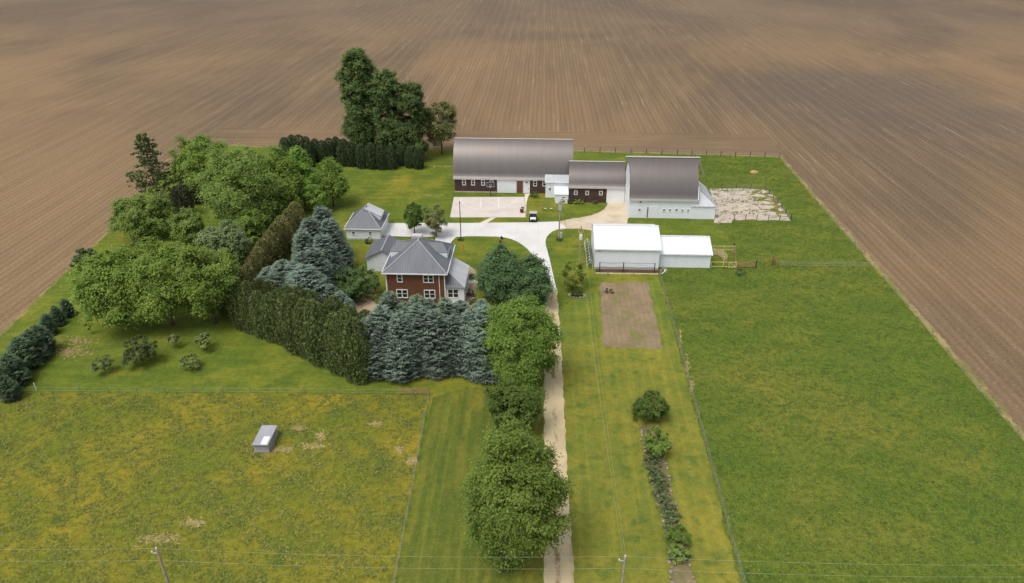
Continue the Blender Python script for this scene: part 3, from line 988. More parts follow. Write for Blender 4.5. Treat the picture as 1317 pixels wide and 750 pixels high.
for i, (px, py, h) in enumerate(side):
    p = G(px, py, h)
    place_conifer(blue[i % 3], 'blue_spruce', 'pale blue spruce in the clump beside the white garage', 'spruce', (p.x, p.y, 0), h, 'blue spruce clump beside the garage', (1.55 if py > 330 else 1.08) * random.uniform(.92, 1.05))
for i, (px, py, h) in enumerate([(436, 374, 6.0), (447, 384, 5.0), (424, 366, 6.5)]):
    p = G(px, py, h)
    place_conifer(blue[(i + 1) % 3], 'blue_spruce', 'short silvery spruce between the arborvitae hedge and the brick house', 'spruce', (p.x, p.y, 0), h, 'short spruces at the hedge corner', 1.15)
yl = [(81, 384, 3.4, 0.85), (68, 393, 3.6, 0.85), (56, 403, 3.9, 0.85), (44, 418, 4.8, 1.0), (34, 424, 5.2, 1.05), (20, 434, 5.4, 1.1), (6, 455, 5.0, 1.1), (-6, 470, 4.6, 1.0), (2, 483, 4.0, 0.9)]
for i, (px, py, h, wd) in enumerate(yl):
    p = G(px, py, h)
    lab = 'small dark spruce in the orderly row at the ploughed field edge' if i < 3 else 'broad bushy young spruce at the foot of the field edge row'
    place_conifer(young[i % 2], 'young_spruce', lab, 'spruce', (p.x, p.y, 0), h, 'small row spruces by the field' if i < 3 else 'bushy row spruces by the field', wd * .76)

# ---- arborvitae hedges
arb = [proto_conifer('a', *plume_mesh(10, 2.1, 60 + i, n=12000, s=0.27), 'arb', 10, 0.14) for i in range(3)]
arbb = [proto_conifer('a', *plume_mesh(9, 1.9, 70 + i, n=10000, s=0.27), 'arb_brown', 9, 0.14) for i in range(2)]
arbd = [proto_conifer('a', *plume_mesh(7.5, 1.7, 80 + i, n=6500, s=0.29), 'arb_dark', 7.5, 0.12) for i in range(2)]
a0, a1 = G(290, 405), G(462, 484)
NA = 16
for i in range(NA):
    t = i / (NA - 1)
    p = a0.lerp(a1, t) + Vector((random.uniform(-.6, .6), random.uniform(-.7, .7), 0))
    h = 7.7 + 2.7 * t + random.uniform(-.8, .8)
    if t > 0.9:
        p.y -= 0.3
    place_conifer(arb[i % 3], 'arborvitae', 'tall brown-green arborvitae in the long dense hedge above the orchard grass', 'hedge tree', (p.x, p.y, 0), h, 'arborvitae hedge above the orchard', random.uniform(.82, 1.08))
for i in range(9):
    t = (i + 0.5) / 9
    p = a0.lerp(a1, t) + Vector((2.0, 3.1, 0)) + Vector((random.uniform(-.4, .4), random.uniform(-.3, .3), 0))
    h = 7.0 + 2.4 * t + random.uniform(-.8, .6)
    place_conifer(arb[(i + 1) % 3], 'arborvitae', 'arborvitae standing behind the long hedge, only its top showing', 'hedge tree', (p.x, p.y, 0), h, 'second rank of the arborvitae hedge', 1.0)
tops = [(377, 259), (369, 268), (360, 277), (352, 287), (344, 296), (336, 306), (329, 317), (322, 328), (316, 339), (310, 349)]
for i, (px, py) in enumerate(tops):
    h = 8.0 + random.uniform(-.5, .6)
    p = G(px, py, h)
    place_conifer(arbb[i % 2], 'arborvitae', 'golden-brown arborvitae in the row running back beside the blue spruce clump', 'hedge tree', (p.x, p.y, 0), h, 'golden-brown arborvitae row', random.uniform(.9, 1.1))
far = [(365, 176), (374, 173), (383, 173), (392, 175), (404, 178), (413, 180), (422, 177), (431, 175), (441, 178), (450, 182), (463, 184), (476, 183), (489, 186), (501, 186), (514, 186), (526, 188), (537, 190)]
for i, (px, py) in enumerate(far):
    h = 8.2 if i < 4 else 6.8 + random.uniform(-.6, .5) - (1.2 if i > 13 else 0)
    p = G(px, py, h)
    place_conifer(arbd[i % 2], 'arborvitae', 'near-black arborvitae in the hedge under the tall poplars', 'hedge tree', (p.x, p.y, 0), h, 'dark hedge under the poplars', random.uniform(.95, 1.15))

# ---- dark junipers among the maples
jun = proto_conifer('j', *plume_mesh(6.5, 2.1, 91, n=5500, s=0.34), 'juniper', 6.5, 0.12)
for (px, py, h, wd, lab) in [(228, 238, 7.2, 1.0, 'dark grey juniper cone on the grass below the lone pine'), (243, 214, 8.5, 1.1, 'dark grey juniper behind the lower juniper cone')]:
    p = G(px, py, h)
    place_conifer(jun, 'juniper', lab, 'juniper', (p.x, p.y, 0), h, 'dark junipers near the pine', wd)

# ---- the lone white pine
def pine():
    r = np.random.default_rng(5)
    h, up = 17.0, np.array([0, 0, 1.0])
    V, T = [], []
    mb = MB().tube([(0, 0, -.2), (0.1, 0, 6), (-0.1, 0.1, 12), (0, 0, 16.6)], 0.32, 8, 0.05)
    z = 3.0
    while z < 16.8:
        f = z / h
        L0 = 6.9 * (1 - f) ** 0.62 * (0.75 if f > .5 else 1) + 0.5
        nb = 5 if f < .9 else 4
        a0 = r.uniform(0, 6.28)
        for i in range(nb):
            a = a0 + 2 * PI * i / nb + r.uniform(-.3, .3)
            L = L0 * r.uniform(.55, 1.1)
            d = np.array([math.cos(a), math.sin(a), 0])
            s = np.array([-d[1], d[0], 0])
            rise = r.uniform(-.02, .16)
            mb.tube([(0, 0, z), tuple(d * L * .5 + up * (z + rise * L * .4)), tuple(d * L * .95 + up * (z + rise * L))], 0.07, 4, 0.02)
            for j in range(int(14 * L / 4) + 5):
                t = r.uniform(.3, 1.0)
                off = s * r.normal() * 0.22 * L * (1.1 - t * .5) * .6
                p = d * L * t + off + up * (z + rise * L * t + r.uniform(-.1, .25))
                for q in range(7):
                    dd = unit(r.normal(size=3) * np.array([1, 1, .5]) + d * .5)
                    n_ = unit(np.cross(dd, r.normal(size=3)) + up * .8)
                    sd_ = np.cross(dd, n_)
                    w_, l_ = 0.16, r.uniform(.3, .6)
                    V.append([p, p + dd * l_ * .5 + sd_ * w_, p + dd * l_, p + dd * l_ * .5 - sd_ * w_])
                    T.append(r.uniform(0, .9))
        z += r.uniform(.85, 1.35) * (0.75 if f > .6 else 1)
    return np.array(V), np.array(T), mb
V, T, tk = pine()
p = G(181, 169, 17.0)
t = thing('pine_tree', 'lone dark pine with layered open branches at the ploughed field edge', 'pine', (p.x, p.y, 0))
quad_cloud('crown', V, T, M['pine'], t)
tk.build('trunk', M['bark'], t, True)

# ---- broadleaf trees
B = broad_tree
B('maple_tree', 'largest round maple beside the gravel drive, nearest the roadside power poles', 660, 551, 18.2, 4.7, 'maple', base=0.3, seed=1, nclump=300, per=120, leaf=0.3, prof='egg')
B('maple_tree', 'egg-shaped maple beside the drive, between the spruce screen and the smaller tree', 669, 384, 14.6, 4.9, 'maple', base=0.3, seed=2, nclump=280, per=110, leaf=0.3, prof='egg')
B('ash_tree', 'smaller dark-leaved tree between the two big drive maples', 662, 495, 7.8, 3.9, 'maple_dark', base=0.4, seed=3, nclump=110, per=80, leaf=0.32)
fx = thing('fir_tree', 'dark green fir with a bare brown tip on the lawn before the house', 'fir', (*G(645, 322, 9.5)[:2], 0))
Vf, Tf, _q = crown_broad(10.2, 4.9, 0.2, 77, 210, 100, 0.3, 'cone')
quad_cloud('crown', Vf, Tf, M['pine_dark'], fx)
MB().tube([(0, 0, -.2), (0, 0, 6), (-0.05, 0, 10.4), (0.0, 0, 11.6)], 0.2, 7, 0.12).build('trunk', M['bark'], fx, True)
Vl, Tl, _q = crown_broad(12.0, 0.32, 10.6, 78, 7, 22, 0.3)
quad_cloud('dead_tip', Vl, Tl, leaf_mat('dead_needles', S(74, 56, 42), S(96, 74, 56), 0.02), fx)
B('hawthorn_tree', 'dark rounded tree pressed against the fir at the bend of the concrete drive', 680, 333, 8.8, 4.3, 'pine_dark', base=0.2, seed=4, nclump=170, per=90, leaf=0.33)
# three maples in the orchard corner
B('maple_tree', 'yellow-green maple of the orchard trio, standing closest to the young spruce row', 137, 325, 13.8, 6.0, 'bright', base=1.8, seed=5, nclump=190, per=90, leaf=0.38)
B('maple_tree', 'middle maple of the yellow-green orchard trio, trunk in deep shade', 196, 323, 13.8, 6.4, 'bright', base=1.8, seed=6, nclump=200, per=90, leaf=0.38)
B('maple_tree', 'yellow-green maple of the orchard trio, leaning against the arborvitae hedge', 254, 320, 14.0, 5.7, 'bright', base=2.2, seed=7, nclump=180, per=90, leaf=0.38)
B('maple_tree', 'big mid-green maple behind the golden-brown arborvitae row', 298, 199, 16.8, 8.0, 'olive', base=0.8, seed=8, nclump=300, per=90, leaf=0.42)
B('maple_tree', 'mid-green maple touching the big one, closer to the back hedge', 341, 197, 14.6, 6.4, 'bright', base=0.8, seed=9, nclump=220, per=85, leaf=0.42)
B('poplar_tree', 'fresh green upright poplar in front of the near-black back hedge', 381, 187, 14.6, 4.4, 'bright2', base=1.0, seed=10, nclump=120, per=85, leaf=0.4, prof='cone')
B('poplar_tree', 'fresh green poplar at the open lawn, outermost of the maple grove', 421, 202, 12.0, 4.0, 'bright2', base=1.6, seed=11, nclump=100, per=80, leaf=0.38, prof='cone')
B('poplar_tree', 'small fresh green poplar tucked below the two upright ones', 401, 226, 9.0, 3.3, 'bright2', base=0.6, seed=111, nclump=80, per=70, leaf=0.36, prof='cone')
B('linden_tree', 'bright round-topped linden beside the lone pine', 252, 180, 13.8, 7.2, 'bright', base=1.5, seed=12, nclump=190, per=85, leaf=0.42)
B('linden_tree', 'thin pale young tree rising behind the big mid-green maple', 318, 187, 9.5, 2.6, 'grey_leaf', base=2, seed=112, nclump=40, per=50, leaf=0.36)
B('box_elder', 'wide dull-green tree at the ploughed field edge below the pine', 176, 252, 9.8, 6.6, 'olive', base=0.4, seed=13, nclump=170, per=80, leaf=0.4)
B('olive_tree', 'silvery-green tree between the orchard trio and the golden-brown row', 291, 288, 9.6, 3.6, 'silver', base=0.6, seed=14, nclump=110, per=80, leaf=0.36)
B('olive_tree', 'small silvery tree at the back of the orchard trio', 268, 291, 8.4, 2.9, 'silver', base=0.5, seed=15, nclump=80, per=70, leaf=0.36)
B('ash_tree', 'grey-green tree filling the gap between the dark junipers and the silvery trees', 236, 272, 7.2, 3.4, 'olive', base=0.5, seed=151, nclump=90, per=80, leaf=0.34)
B('ash_tree', 'bushy mid-green tree below the big maple at the golden-brown row', 318, 270, 7.6, 3.6, 'maple', base=0.5, seed=152, nclump=100, per=80, leaf=0.34)
B('shrub', 'low bright green shrub at the foot of the big mid-green maple', 322, 307, 4.2, 2.9, 'bright', base=0.1, seed=16, nclump=60, per=70, leaf=0.34, cat='shrub')
B('shrub', 'dark shrub filling the field corner behind the orchard trio', 108, 322, 4.0, 3.2, 'deep', base=0.1, seed=17, nclump=60, per=70, leaf=0.34, cat='shrub')
B('crabapple_tree', 'dark spreading crabapple beside the brick house and spruce screen', 454, 348, 5.6, 4.4, 'deep', base=0.3, seed=18, nclump=120, per=80, leaf=0.3)
# tall poplars at the back
B('cottonwood_tree', 'tallest dark cottonwood at the back hedge', 457, 67, 28.0, 4.9, 'poplar', base=1.5, seed=19, nclump=420, per=80, leaf=0.5, prof='column', lump=0.35)
B('cottonwood_tree', 'middle-height cottonwood standing just behind the tallest one', 494, 93, 23.5, 4.3, 'poplar', base=1.5, seed=20, nclump=300, per=70, leaf=0.48, prof='column', lump=0.4)
B('cottonwood_tree', 'shortest cottonwood of the three, nearest the pale willow', 526, 109, 20.5, 4.2, 'poplar', base=1.5, seed=21, nclump=300, per=75, leaf=0.48, prof='column', lump=0.35)
B('willow_tree', 'pale thin-leaved willow at the gable of the long barn', 565, 130, 15.0, 5.4, 'grey_leaf', base=2.6, seed=22, nclump=110, per=65, leaf=0.42, lump=0.35)
p = G(521, 92, 21.0)
t = thing('dead_tree', 'bare pale branches of a dead tree between the cottonwoods', 'tree', (p.x, p.y + 1.5, 0))
mb = MB().tube([(0, 0, -.2), (0.2, 0, 10), (0, 0, 17)], 0.25, 6, 0.1)
for i in range(26):
    a = random.uniform(0, 6.28)
    z0 = random.uniform(10, 17)
    L = random.uniform(1.5, 3.5)
    mb.tube([(0.1, 0, z0), (math.cos(a) * L * .35, math.sin(a) * L * .35, z0 + L * .8), (math.cos(a) * L * .6, math.sin(a) * L * .6, min(21.5, z0 + L * 1.7))], 0.07, 4, 0.02)
mb.build('trunk', M['twig'], t)
B('locust_tree', 'dense narrow dark tree behind the brick house roof', 530, 258, 7.6, 2.2, 'maple_dark', base=1.0, seed=23, nclump=70, per=70, leaf=0.3, prof='tall')
B('locust_tree', 'lighter airy tree behind the brick house roof, closer to the court', 559, 264, 7.2, 2.6, 'grey_leaf', base=1.0, seed=24, nclump=60, per=55, leaf=0.28)
# orchard
B('apple_tree', 'small round apple tree nearest the young spruce row', 129, 459, 3.0, 1.7, 'apple', base=0.9, seed=25, nclump=40, per=60, leaf=0.22, rt=0.08)
B('apple_tree', 'wide dark apple tree in the middle of the orchard grass', 176, 438, 4.2, 3.0, 'apple_dark', base=0.8, seed=26, nclump=70, per=80, leaf=0.24, rt=0.1)
B('apple_tree', 'tiny apple tree with sparse twigs under the orchard trio', 220, 430, 2.6, 1.1, 'apple', base=0.7, seed=27, nclump=22, per=45, leaf=0.2, rt=0.05)
B('apple_tree', 'small upright apple tree closest to the arborvitae hedge', 258, 431, 2.9, 1.5, 'apple', base=0.8, seed=28, nclump=36, per=55, leaf=0.22, rt=0.07)
B('apple_tree', 'low pale spreading apple tree below the upright one', 241, 459, 2.2, 1.9, 'apple', base=0.4, seed=29, nclump=44, per=55, leaf=0.22, rt=0.07)
B('sapling', 'spindly sapling at the edge of the orchard trio by the spruce row', 111, 407, 3.4, 0.7, 'maple_dark', base=0.8, seed=30, nclump=12, per=30, leaf=0.2, rt=0.04)
# by the drive and shed
B('willow_tree', 'pale feathery willow beside the concrete drive and white shed', 738, 340, 5.2, 2.7, 'lime', base=0.6, seed=31, nclump=55, per=60, leaf=0.24, lump=0.35)
B('lilac_bush', 'round dark bush heading the long planting bed', 838, 508, 4.0, 2.8, 'maple_dark', base=0.1, seed=32, nclump=70, per=90, leaf=0.24, cat='bush')
B('lilac_bush', 'brighter bush directly below the round dark one in the planting bed', 848, 556, 3.5, 2.15, 'maple', base=0.1, seed=33, nclump=50, per=80, leaf=0.24, cat='bush')
B('lilac_bush', 'small bush low in the planting bed beside bare soil', 872, 678, 2.6, 1.5, 'maple', base=0.1, seed=34, nclump=40, per=70, leaf=0.2, cat='bush')
B('lilac_bush', 'thin grey-green bush below the small bush in the planting bed', 874, 704, 2.0, 1.3, 'olive', base=0.1, seed=35, nclump=26, per=50, leaf=0.2, cat='bush')
for i, (px, py, h, r_, mt, lab) in enumerate([
        (688, 246.5, 1.5, 1.3, 'maple_dark', 'green shrub at the foot of the tall white annex'),
        (724, 254.5, 1.2, 1.0, 'deep', 'round dark shrub before the low white annex'),
        (733, 255, 1.3, 1.0, 'deep', 'dark shrub at the corner of low annex and brown wall'),
        (739, 257, 1.0, 0.8, 'lime', 'yellow-green shrub at the brown wall beside the dark one'),
        (746, 256.5, 1.1, 0.9, 'lime', 'yellow-green shrub under the first small barn window'),
        (766, 258, 0.9, 0.8, 'grey_leaf', 'dry pale shrub under the last small barn window'),
        (474, 306, 1.2, 1.0, 'deep', 'dark shrub at the white garage wall'),
        (484, 377, 1.8, 1.2, 'olive', 'olive shrub at the corner of the brick house'),
        (606, 352, 1.0, 0.9, 'deep', 'dark shrub in the mulch beside the porch roof'),
        (605, 373, 1.2, 0.9, 'juniper', 'dull shrub in the mulch below the stone path'),
        (608, 385, 1.1, 0.8, 'juniper', 'dull shrub in the mulch nearest the spruce screen'),
        (585, 337, 0.9, 0.7, 'deep', 'small dark shrub by the orange marker'),
        (953, 347, 1.0, 1.1, 'deep', 'dark low weed clump in the pasture by the plank fence'),
        (592, 306, 0.6, 0.8, 'deep', 'dark planting round the foot of the thin lawn pole'),
        (719, 305.5, 0.7, 0.9, 'deep', 'dark planting round the yard utility pole'),
        (785, 372, 0.6, 1.2, 'juniper', 'dead brushwood heap at the top of the tilled plot')]):
    B('shrub', lab, px, py, h, r_, mt, base=0.02, seed=140 + i, nclump=24, per=45, leaf=0.2, cat='shrub', rt=0.04)
# perennials in the planting bed
pr = np.random.default_rng(99)
nb = 0
for (px, py) in [(833, 598), (845, 604), (840, 618), (852, 622), (845, 632), (856, 640), (851, 648), (863, 652), (858, 662), (866, 668), (862, 678), (842, 590), (836, 582), (848, 612), (838, 608), (847, 626), (853, 632), (847, 640), (857, 656), (868, 660), (860, 670), (868, 690), (834, 590), (843, 598), (866, 712), (880, 712), (850, 616)]:
    p = G(px, py, 0.4)
    tt = thing('perennial', 'leafy grey-green perennial clump in the narrow planting bed', 'plant', (p.x, p.y, 0.03), 0, 'perennials in the planting bed')
    V, tone, cen = crown_broad(pr.uniform(.6, 1.0), pr.uniform(.6, .95), 0.02, 300 + nb, 16, 50, 0.19)
    quad_cloud('foliage', V, tone, M['perennial'], tt)
    MB().tube([(0, 0, 0), (0, 0, .4)], 0.03, 5, .01).build('stem', M['bark'], tt)
    nb += 1

# ------------------------------------------------------------------ stones
def stone_mesh(sx, sy, sz, seed):
    r = random.Random(seed)
    mb = MB()
    n, rings = 8, [(-0.6, .75), (-0.1, 1.0), (.45, .8), (.8, .35)]
    vs = []
    for z, q in rings:
        for j in range(n):
            a = 2 * PI * j / n
            k_ = q * r.uniform(.8, 1.2)
            vs.append((sx * k_ * math.cos(a), sy * k_ * math.sin(a), sz * (z + r.uniform(-.08, .08))))
    fs = []
    for i in range(3):
        for j in range(n):
            fs.append((i * n + j, i * n + (j + 1) % n, (i + 1) * n + (j + 1) % n, (i + 1) * n + j))
    fs.append(tuple(3 * n + j for j in range(n)))
    return mb.add(vs, fs)
stones = [stone_mesh(.28, .22, .2, i).build('edging_stone', M['stone'], None, True) for i in range(3)]
used = set()
def put_stone(p, sc, label, group):
    i = random.randrange(3)
    if i in used:
        o = stones[i].copy()
        C.objects.link(o)
    else:
        used.add(i)
        o = stones[i]
    o.location = p
    o.scale = (sc, sc * random.uniform(.8, 1.1), sc * random.uniform(.7, 1))
    o.rotation_euler = (0, 0, random.uniform(0, 6.28))
    tag(o, label, 'stone', group)
bedL, bedR = BED[:10], BED[10:][::-1]
for pts, dens, lab in ((bedL, 0.62, 'pale edging stone along the drive side of the planting bed'), (bedR, 0.8, 'pale edging stone along the pasture side of the planting bed')):
    w_ = [G(*q) for q in pts]
    for a, b in zip(w_[:-1], w_[1:]):
        L = (b - a).length
        for j in range(int(L / dens)):
            q = a.lerp(b, (j + random.random() * .6) / max(1, L / dens))
            put_stone((q.x + random.uniform(-.15, .15), q.y, 0.12), random.uniform(.6, 1.2), lab, 'stones edging the planting bed')
# ring of stones round the dark planting under the willow
sc_ = G(742, 381)
for i in range(16):
    a = 2 * PI * i / 16
    put_stone((sc_.x + 1.45 * math.cos(a), sc_.y + .75 * math.sin(a), .13), random.uniform(.6, 1.1), 'pale stone in the ring round the low planting under the willow', 'stone ring under the willow')
tt = thing('shrub', 'low dark evergreen planting ringed by pale stones under the willow', 'shrub', (sc_.x, sc_.y, 0))
V, tone, cen = crown_broad(1.0, 1.35, 0.02, 411, 36, 50, .2)
V[:, :, 1] *= 0.6
quad_cloud('foliage', V, tone, M['arb_dark'], tt)
MB().tube([(0, 0, 0), (0, 0, .6)], 0.05, 5, .02).build('stem', M['bark'], tt)
for i, (px, py) in enumerate([(782, 352.6), (805, 353.4), (815, 353), (826, 353.6), (838, 352.8)]):
    q = G(px, py)
    put_stone((q.x, q.y, .12), 1.0, 'pale stone lying before the dark bed of the white shed', 'stones before the white shed')

# ------------------------------------------------------------------ building parts
def window(parent, x, z, wd, ht, wall, face='front', bars=1, name='window', lbl=None):
    """white framed window centred at (x, z) on a wall plane; its pane is a sub-part"""
    T = (lambda a, d, z_: (a, wall - d, z_)) if face == 'front' else ((lambda a, d, z_: (wall + d, a, z_)) if face == 'east' else (lambda a, d, z_: (wall - d, a, z_)))
    def bx(mb, a0, a1, d0, d1, z0, z1):
        vs = [T(a, d, z_) for z_ in (z0, z1) for (a, d) in ((a0, d0), (a1, d0), (a1, d1), (a0, d1))]
        fs = [(0, 1, 2, 3), (7, 6, 5, 4), (4, 5, 1, 0), (5, 6, 2, 1), (6, 7, 3, 2), (7, 4, 0, 3)]
        if face == 'east':
            pass
        mb.add(vs, fs)
    f = MB()
    fw = 0.13
    a0, a1, z0, z1 = x - wd / 2, x + wd / 2, z - ht / 2, z + ht / 2
    bx(f, a0 - fw, a0, -.02, .07, z0 - fw, z1 + fw)
    bx(f, a1, a1 + fw, -.02, .07, z0 - fw, z1 + fw)
    bx(f, a0, a1, -.02, .07, z1, z1 + fw)
    bx(f, a0 - .05, a1 + .05, -.02, .1, z0 - fw, z0)
    for i in range(bars - 1):
        xm = a0 + (i + 1) * (a1 - a0) / bars
        bx(f, xm - .07, xm + .07, -.02, .065, z0, z1)
    bx(f, a0, a1, -.02, .05, z - .03, z + .03)
    o = f.build(name, M['trim'], parent)
    g = MB()
    bx(g, a0, a1, -.02, .025, z0, z1)
    g.build('pane', M['glass'], o)
    if lbl:
        o['label'] = lbl
    return o

def door(parent, x0, x1, z1, wall, mat, label=None, handle=True, name='door', proud=.06):
    m = MB().box(x0, x1, wall - proud, wall + .02, 0.03, z1)
    o = m.build(name, mat, parent)
    fr = MB()
    fr.box(x0 - .12, x0, wall - proud - .03, wall + .02, 0.03, z1 + .12)
    fr.box(x1, x1 + .12, wall - proud - .03, wall + .02, 0.03, z1 + .12)
    fr.box(x0, x1, wall - proud - .03, wall + .02, z1, z1 + .12)
    fr.build('door_frame', M['trim'], o)
    if handle:
        MB().box(x1 - .3, x1 - .18, wall - proud - .08, wall - proud, 1.0, 1.18).build('handle', M['dark_metal'], o)
    if label:
        o['label'] = label
    return o

def arch_profile(y0, W, ze, zr, n=12, over=0.35):
    """gothic roof: eave to ridge to eave (y, z)"""
    h = zr - ze
    pts = [(y0 - over, ze - .15)]
    P0, P1, P2 = (y0 - .02, ze + .12), (y0 + W * .12, ze + h * .70), (y0 + W / 2, zr)
    for i in range(n + 1):
        t = i / n
        pts.append(((1 - t) ** 2 * P0[0] + 2 * t * (1 - t) * P1[0] + t * t * P2[0], (1 - t) ** 2 * P0[1] + 2 * t * (1 - t) * P1[1] + t * t * P2[1]))
    m = [(2 * (y0 + W / 2) - y, z) for y, z in pts[:-1]][::-1]
    return pts + m

def gothic_roof(parent, x0, x1, y0, W, ze, zr, mat, hood=0.0):
    pr_ = arch_profile(y0, W, ze, zr)
    mb = MB()
    k_ = len(pr_)
    th = 0.16
    xs = [(x0, x1)] * k_
    vs = []
    for x in (x0, x1):
        for i, (y, z) in enumerate(pr_):
            f = max(0.0, 1 - abs(i - (k_ - 1) / 2) / 3.2) * hood
            vs.append((x + (-f if x == x0 else f), y, z))
    cy = y0 + W / 2
    for x in (x0, x1):
        for i, (y, z) in enumerate(pr_):
            a = pr_[max(0, i - 1)]
            b = pr_[min(k_ - 1, i + 1)]
            d = Vector((b[0] - a[0], b[1] - a[1])).normalized()
            nn = (-d.y, d.x)
            f = max(0.0, 1 - abs(i - (k_ - 1) / 2) / 3.2) * hood
            vs.append((x + (-f if x == x0 else f), y - nn[0] * th, z - nn[1] * th))
    fs = []
    for i in range(k_ - 1):
        fs.append((i, k_ + i, k_ + i + 1, i + 1))
        fs.append((2 * k_ + i, 2 * k_ + i + 1, 3 * k_ + i + 1, 3 * k_ + i))
        fs.append((i, i + 1, 2 * k_ + i + 1, 2 * k_ + i))
        fs.append((k_ + i, 3 * k_ + i, 3 * k_ + i + 1, k_ + i + 1))
    fs += [(0, 2 * k_, 3 * k_, k_), (k_ - 1, 2 * k_ - 1, 4 * k_ - 1, 3 * k_ - 1)]
    mb.add(vs, fs)
    o = mb.build('roof', mat, parent)
    me_ = o.data
    for pl in me_.polygons:
        pl.use_smooth = True
    try:
        me_.set_sharp_from_angle(angle=rad(40))
    except Exception:
        pass
    return o

def gothic_gables(mb, xa, y0, W, ze, zr, th=.12):
    pr_ = [(y, z - .14) for y, z in arch_profile(y0, W, ze, zr, over=0)]
    pr_ = [(min(max(y, y0 + .06), y0 + W - .06), z) for y, z in pr_]
    pts = [(y0 + .06, ze - .05)] + pr_[1:-1] + [(y0 + W - .06, ze - .05)]
    k_ = len(pts)
    vs = [(xa, y, z) for y, z in pts] + [(xa + th, y, z) for y, z in pts]
    fs = [tuple(range(k_ - 1, -1, -1)), tuple(range(k_, 2 * k_))]
    for i in range(k_):
        j = (i + 1) % k_
        fs.append((i, j, k_ + j, k_ + i))
    mb.add(vs, fs)

def wall_box(x0, x1, y0, y1, z1, th=.2):
    mb = MB()
    mb.box(x0, x1, y0, y0 + th, 0, z1)
    mb.box(x0, x1, y1 - th, y1, 0, z1)
    mb.box(x0, x0 + th, y0 + th, y1 - th, 0, z1)
    mb.box(x1 - th, x1, y0 + th, y1 - th, 0, z1)
    return mb

# ---- long brown barn
bx0, bx1, by, bW = -20.2, 7.75, 158.3, 11.0
t = thing('barn', 'long brown barn with a high arched roof behind the ball court', 'barn', (0, 0, 0))
wl = wall_box(bx0, bx1, by, by + bW, 3.75)
wl.build('wall', M['brown'], t)
gb_ = MB()
gothic_gables(gb_, bx0 + .05, by, bW, 3.75, 11.6)
gothic_gables(gb_, bx1 - .17, by, bW, 3.75, 11.6)
gb_.build('gable', M['brown'], t)
gothic_roof(t, bx0 - .3, bx1 + .15, by, bW, 3.95, 11.6, M['barn_roof'])
MB().box(bx0 - .3, bx1 + .15, by - .42, by - .34, 3.36, 3.84).build('fascia', M['fascia'], t)
MB().box(bx0 - .3, bx1 + .15, by + bW / 2 - .2, by + bW / 2 + .2, 11.57, 11.66).build('ridge_cap', M['fascia'], t)
for px in (597.2, 608.8, 621.6, 632.5, 688, 699.8):
    window(t, G(px, 247)[0] * (by / G(px, 247)[1]), 2.5, .62, 1.15, by)
door(t, -9.9, -5.65, 3.25, by, M['door_white'], 'wide white garage door', name='garage_door', handle=False)
door(t, -5.35, -3.85, 3.1, by, M['door_brown'], 'red-brown door')
door(t, -3.65, -2.35, 3.2, by, M['door_white'], 'tall white door')
MB().box(-3.3, -2.7, by - .35, by - .1, 2.75, 2.9).build('door_lamp', M['dark_metal'], t)
MB().box(bx0 - .1, -10.1, by - .06, by, .0, .3).build('foundation', M['foundation'], t)
# ---- tall white annex and low white annex at the barn joint
t = thing('annex', 'tall white lean-to annex where the long barn meets the lower barn', 'annex')
ax0, ax1 = G(701.5, 250)[0] * 156.4 / G(701.5, 250)[1], 7.0
MB().box(ax0, ax1 + .6, 155.6, 158.25, 0, 3.9).build('wall', M['white'], t)
MB().slabpoly([(ax0 - .2, 155.3, 3.75), (ax1 + .6, 155.3, 3.75), (ax1 + .6, 158.25, 4.75), (ax0 - .2, 158.25, 4.75)], .14).build('roof', M['roof_light'], t)
window(t, ax0 + 1.0, 2.1, .45, .65, 155.6, bars=1)
t = thing('annex', 'low white flat-roofed annex against the brown wall', 'annex')
lx0 = G(713.5, 258)[0]
MB().box(lx0, 6.75, 152.0, 155.5, 0, 2.1).build('wall', M['white'], t)
MB().slabpoly([(lx0 - .2, 151.8, 2.25), (6.82, 151.8, 2.25), (6.82, 155.5, 2.9), (lx0 - .2, 155.5, 2.9)], .12).build('roof', M['white_rib'], t)
window(t, lx0 + 2.0, 1.5, .8, .35, 152.0)

# ---- lower middle barn
t = thing('barn', 'lower brown barn with arched roof joining the two big barns', 'barn')
mx0, mx1, my, mW = 6.95, 19.75, 152.85, 9.3
wall_box(mx0, mx1, my, my + mW, 3.9).build('wall', M['brown'], t)
gb_ = MB()
gothic_gables(gb_, mx0 + .05, my, mW, 3.9, 8.35)
gb_.build('gable', M['brown'], t)
gothic_roof(t, mx0 - .15, mx1 - .05, my, mW, 4.15, 8.35, M['barn_roof'])
MB().box(mx0 - .15, mx1 - .05, my - .42, my - .34, 3.55, 4.05).build('fascia', M['fascia'], t)
MB().box(mx0 - .15, mx1 - .05, my + mW / 2 - .2, my + mW / 2 + .2, 8.32, 8.41).build('ridge_cap', M['fascia'], t)
for px in (740, 754.5, 772):
    window(t, G(px, 260)[0] * (my / G(px, 260)[1]), 2.35, .55, .75, my)
door(t, 15.7, 19.55, 3.4, my, M['door_white'], 'wide white sliding door', name='sliding_door', handle=False)

